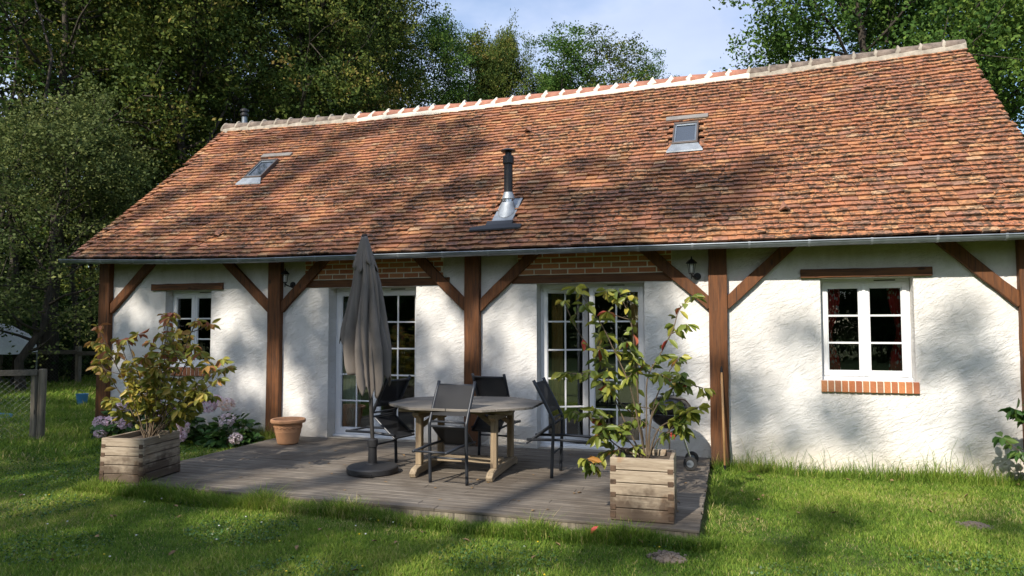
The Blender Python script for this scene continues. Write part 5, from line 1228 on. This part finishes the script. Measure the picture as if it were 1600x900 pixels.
def fallen(x, y, z, s, mat, label, name='fallen_leaf', cat='leaf', rz=0, group=None):
    V, F, T = leaves_np(np.array([[0, 0, 0.]]), s, s*.45, np.random.default_rng(3), dirs=np.array([[.2, .3, .9]]), up=.1); o = link(name, np_mesh(name, V, F, T), mat); o.location = (x, y, z); o.rotation_euler.z = rz
    sm = o.modifiers.new('s', 'SOLIDIFY'); sm.thickness = .002; tag(o, label, cat, group)
fallen(8.36, -3.20, GZ+.05, .10, 'coral', 'bright coral-red fallen leaf standing in the grass in front of the deck')
def grass():
    rng = np.random.default_rng(99); parts = []
    def region(n, xr, yr, hmin, hmax, wd, dens=None):
        x = rng.uniform(*xr, n); y = rng.uniform(*yr, n)
        k = np.ones(n, bool)
        # keep off the house and the deck
        k &= ~((x > 3.30) & (x < 9.22) & (y > -3.13) & (y < 0.1)); k &= ~((x > -.02) & (x < 12.6) & (y > -.015) & (y < 6.5))
        for mx_, my_, mr in ((8.98, -3.5, .11), (11.32, -2.0, .10)): k &= ~(((x-mx_)**2+((y-my_)/.8)**2 < mr**2) & (rng.uniform(size=n) < .93))
        # inside the view cone plus a margin
        dx, dy = x-CAM[0], y-CAM[1]; a = np.arctan2(-dx, dy)-YAW; k &= (np.abs(a) < math.radians(44)) & (dx*dx+dy*dy > 2.6**2)
        x, y = x[k], y[k]; n = len(x)
        pn = np.sin(x*1.7+np.sin(y*2.1)*1.3)*np.sin(y*1.9+np.sin(x*1.3))+.5*np.sin(x*4.7+y*3.1)*np.sin(y*5.3-x*1.1)+.55*np.sin(x*11.3+2*np.sin(y*7.))*np.sin(y*13.1+x*3.)
        h = rng.uniform(hmin, hmax, n)*(1+.22*pn); wdn = wd*rng.uniform(.6, 1.3, n)
        dist_e = np.minimum(np.abs(y+3.13)+np.where((x > 3.1) & (x < 9.4), 0, 9), np.abs(x-9.22)+np.where((y > -3.3) & (y < 0), 0, 9)); h *= 1+.8*np.exp(-(dist_e/.10)**2)*rng.uniform(.0, 1.2, n)*(.6+.6*np.sin(x*5.1+np.sin(x*2.3)*2))
        wl = np.where((y < .02) & (x > -.2) & (x < 12.8), np.abs(y), 9); h *= 1+1.5*np.exp(-(wl/.20)**2)*rng.uniform(.1, 1.3, n)
        az = rng.uniform(0, 2*PI, n); lean = rng.uniform(.2, 1.25, n)*h; z0 = gheight(x, y)-.005
        s = np.stack([np.cos(az+PI/2), np.sin(az+PI/2), np.zeros(n)], 1)*wdn[:, None]*.5; L_ = np.stack([np.cos(az)*lean, np.sin(az)*lean, np.zeros(n)], 1)
        b = np.stack([x, y, z0], 1); m_ = b+L_*.35+np.stack([0*x, 0*x, h*.6], 1); tip = b+L_+np.stack([0*x, 0*x, h*.95], 1)
        V = np.stack([b-s, b+s, m_+s*.75, m_-s*.75, tip], 1); t = np.clip(.42+.20*pn+rng.normal(0, .20, n), 0, .93); dry = rng.uniform(size=n) < .05+.16*(np.sin(x*1.15+.8)*np.sin(y*2.3+x*.4) > .55); t[dry] = rng.uniform(.93, 1, dry.sum())
        parts.append((V, t))
    region(360000, (2.5, 13.5), (-5.4, -2.9), .018, .046, .0058)
    region(170000, (-2.5, 3.5), (-4.5, .6), .022, .055, .008)
    region(150000, (9.2, 13.5), (-3.0, 0), .020, .052, .0060)
    region(4200, (9.2, 13.0), (-.30, -.01), .04, .13, .006)
    region(260, (9.4, 12.9), (-.16, -.02), .12, .26, .0045)
    region(3500, (2.0, 4.0), (-.25, -.01), .05, .12, .007)
    region(16000, (3.2, 9.25), (-3.30, -3.12), .05, .115, .006)
    region(9000, (3.9, 9.3), (-3.24, -3.12), .07, .125, .006)
    region(2500, (9.2, 9.36), (-3.2, -.1), .05, .11, .007)
    region(120000, (-9, 1.5), (-2.0, 6.5), .05, .13, .013)
    region(90000, (-16, -2), (2.5, 14), .07, .20, .024)
    V = np.concatenate([p[0] for p in parts]); T = np.concatenate([p[1] for p in parts]); n = len(V); V = V.reshape(-1, 3); o_ = np.arange(n)[:, None]*5
    # two faces: quad and tip triangle stored as quads with the tip doubled is avoided: use triangles
    F = np.concatenate([o_+np.array([0, 1, 2]), o_+np.array([0, 2, 3]), o_+np.array([3, 2, 4])])
    o = link('lawn_grass', np_mesh('lawn_grass', V, F, np.repeat(T, 5)), 'grass_blades'); tag(o, 'mown green lawn around the deck with longer grass along the wall', 'grass', kind='stuff')
    # clover and weed leaves close to the ground, and small flowers
    n = 30000; x = rng.uniform(3, 13, n); y = rng.uniform(-5.2, -2.9, n); pn = np.sin(x*2.9+1)*np.sin(y*3.7); k = (pn > .25) & ~((x > 3.3) & (x < 9.22) & (y > -3.13)); x, y = x[k], y[k]
    n2 = 9000; xa = rng.uniform(-1, 3.3, n2); ya = rng.uniform(-3.5, -.3, n2); x = np.concatenate([x, xa]); y = np.concatenate([y, ya])
    C_ = np.stack([x, y, gheight(x, y)+rng.uniform(.015, .05, len(x))], 1); V, F, T = quads_np(C_, .020, rng, 2.5, .9); o = link('clover', np_mesh('clover', V, F, T), 'hydrangea_leaves'); tag(o, 'low clover and weeds growing through the lawn', 'ground cover', kind='stuff')
    nl = 90; x = rng.uniform(1, 12.5, nl); y = rng.uniform(-4.9, -3.15, nl); y[:25] = rng.uniform(-3.0, -.2, 25); x[:25] = rng.uniform(9.4, 13, 25)
    C_ = np.stack([x, y, gheight(x, y)+rng.uniform(.025, .05, nl)], 1); V, F, T = leaves_np(C_, .060, .034, rng, dirs=rng.normal(size=(nl, 3))*np.array([1, 1, .2]), up=2.)
    o = link('fallen_leaves', np_mesh('fallen_leaves', V, F, T), 'dead_leaf', smooth=True); tag(o, 'small brown oak leaves scattered over the lawn', 'leaf litter', kind='stuff')
    nl = 70; x = rng.uniform(3.5, 9.1, nl); y = rng.uniform(-3.05, -.1, nl); C_ = np.stack([x, y, np.full(nl, .006)], 1); V, F, T = leaves_np(C_, .045, .026, rng, dirs=rng.normal(size=(nl, 3))*np.array([1, 1, .05]), up=6., fold=.1)
    V[:, 2] = np.maximum(V[:, 2], .004); o = link('deck_litter', np_mesh('deck_litter', V, F, T), 'dead_leaf', smooth=True); tag(o, 'small dry leaves blown over the deck boards', 'leaf litter', kind='stuff')
    for nm, mt, nn, sz in (('buttercups', 'yellow_petal', 22, .015), ('white_clover_flowers', 'white_petal', 14, .016)):
        x = rng.uniform(-1, 12.5, nn*2) if nm == 'buttercups' else rng.uniform(-.5, 7, nn*2); y = rng.uniform(-4.9, -3.3, nn*2); mb = MB()
        for a, b in zip(x, y): mb.lathe([(.001, -.004), (sz*.45, 0), (sz*.5, .005), (.001, .007)], (a, b, float(gheight(a, b))+.05), 6)
        o = mb.build(nm, mt); tag(o, 'tiny %s flowers scattered in the lawn' % ('yellow' if mt[0] == 'y' else 'white'), 'flowers', kind='stuff')
grass()
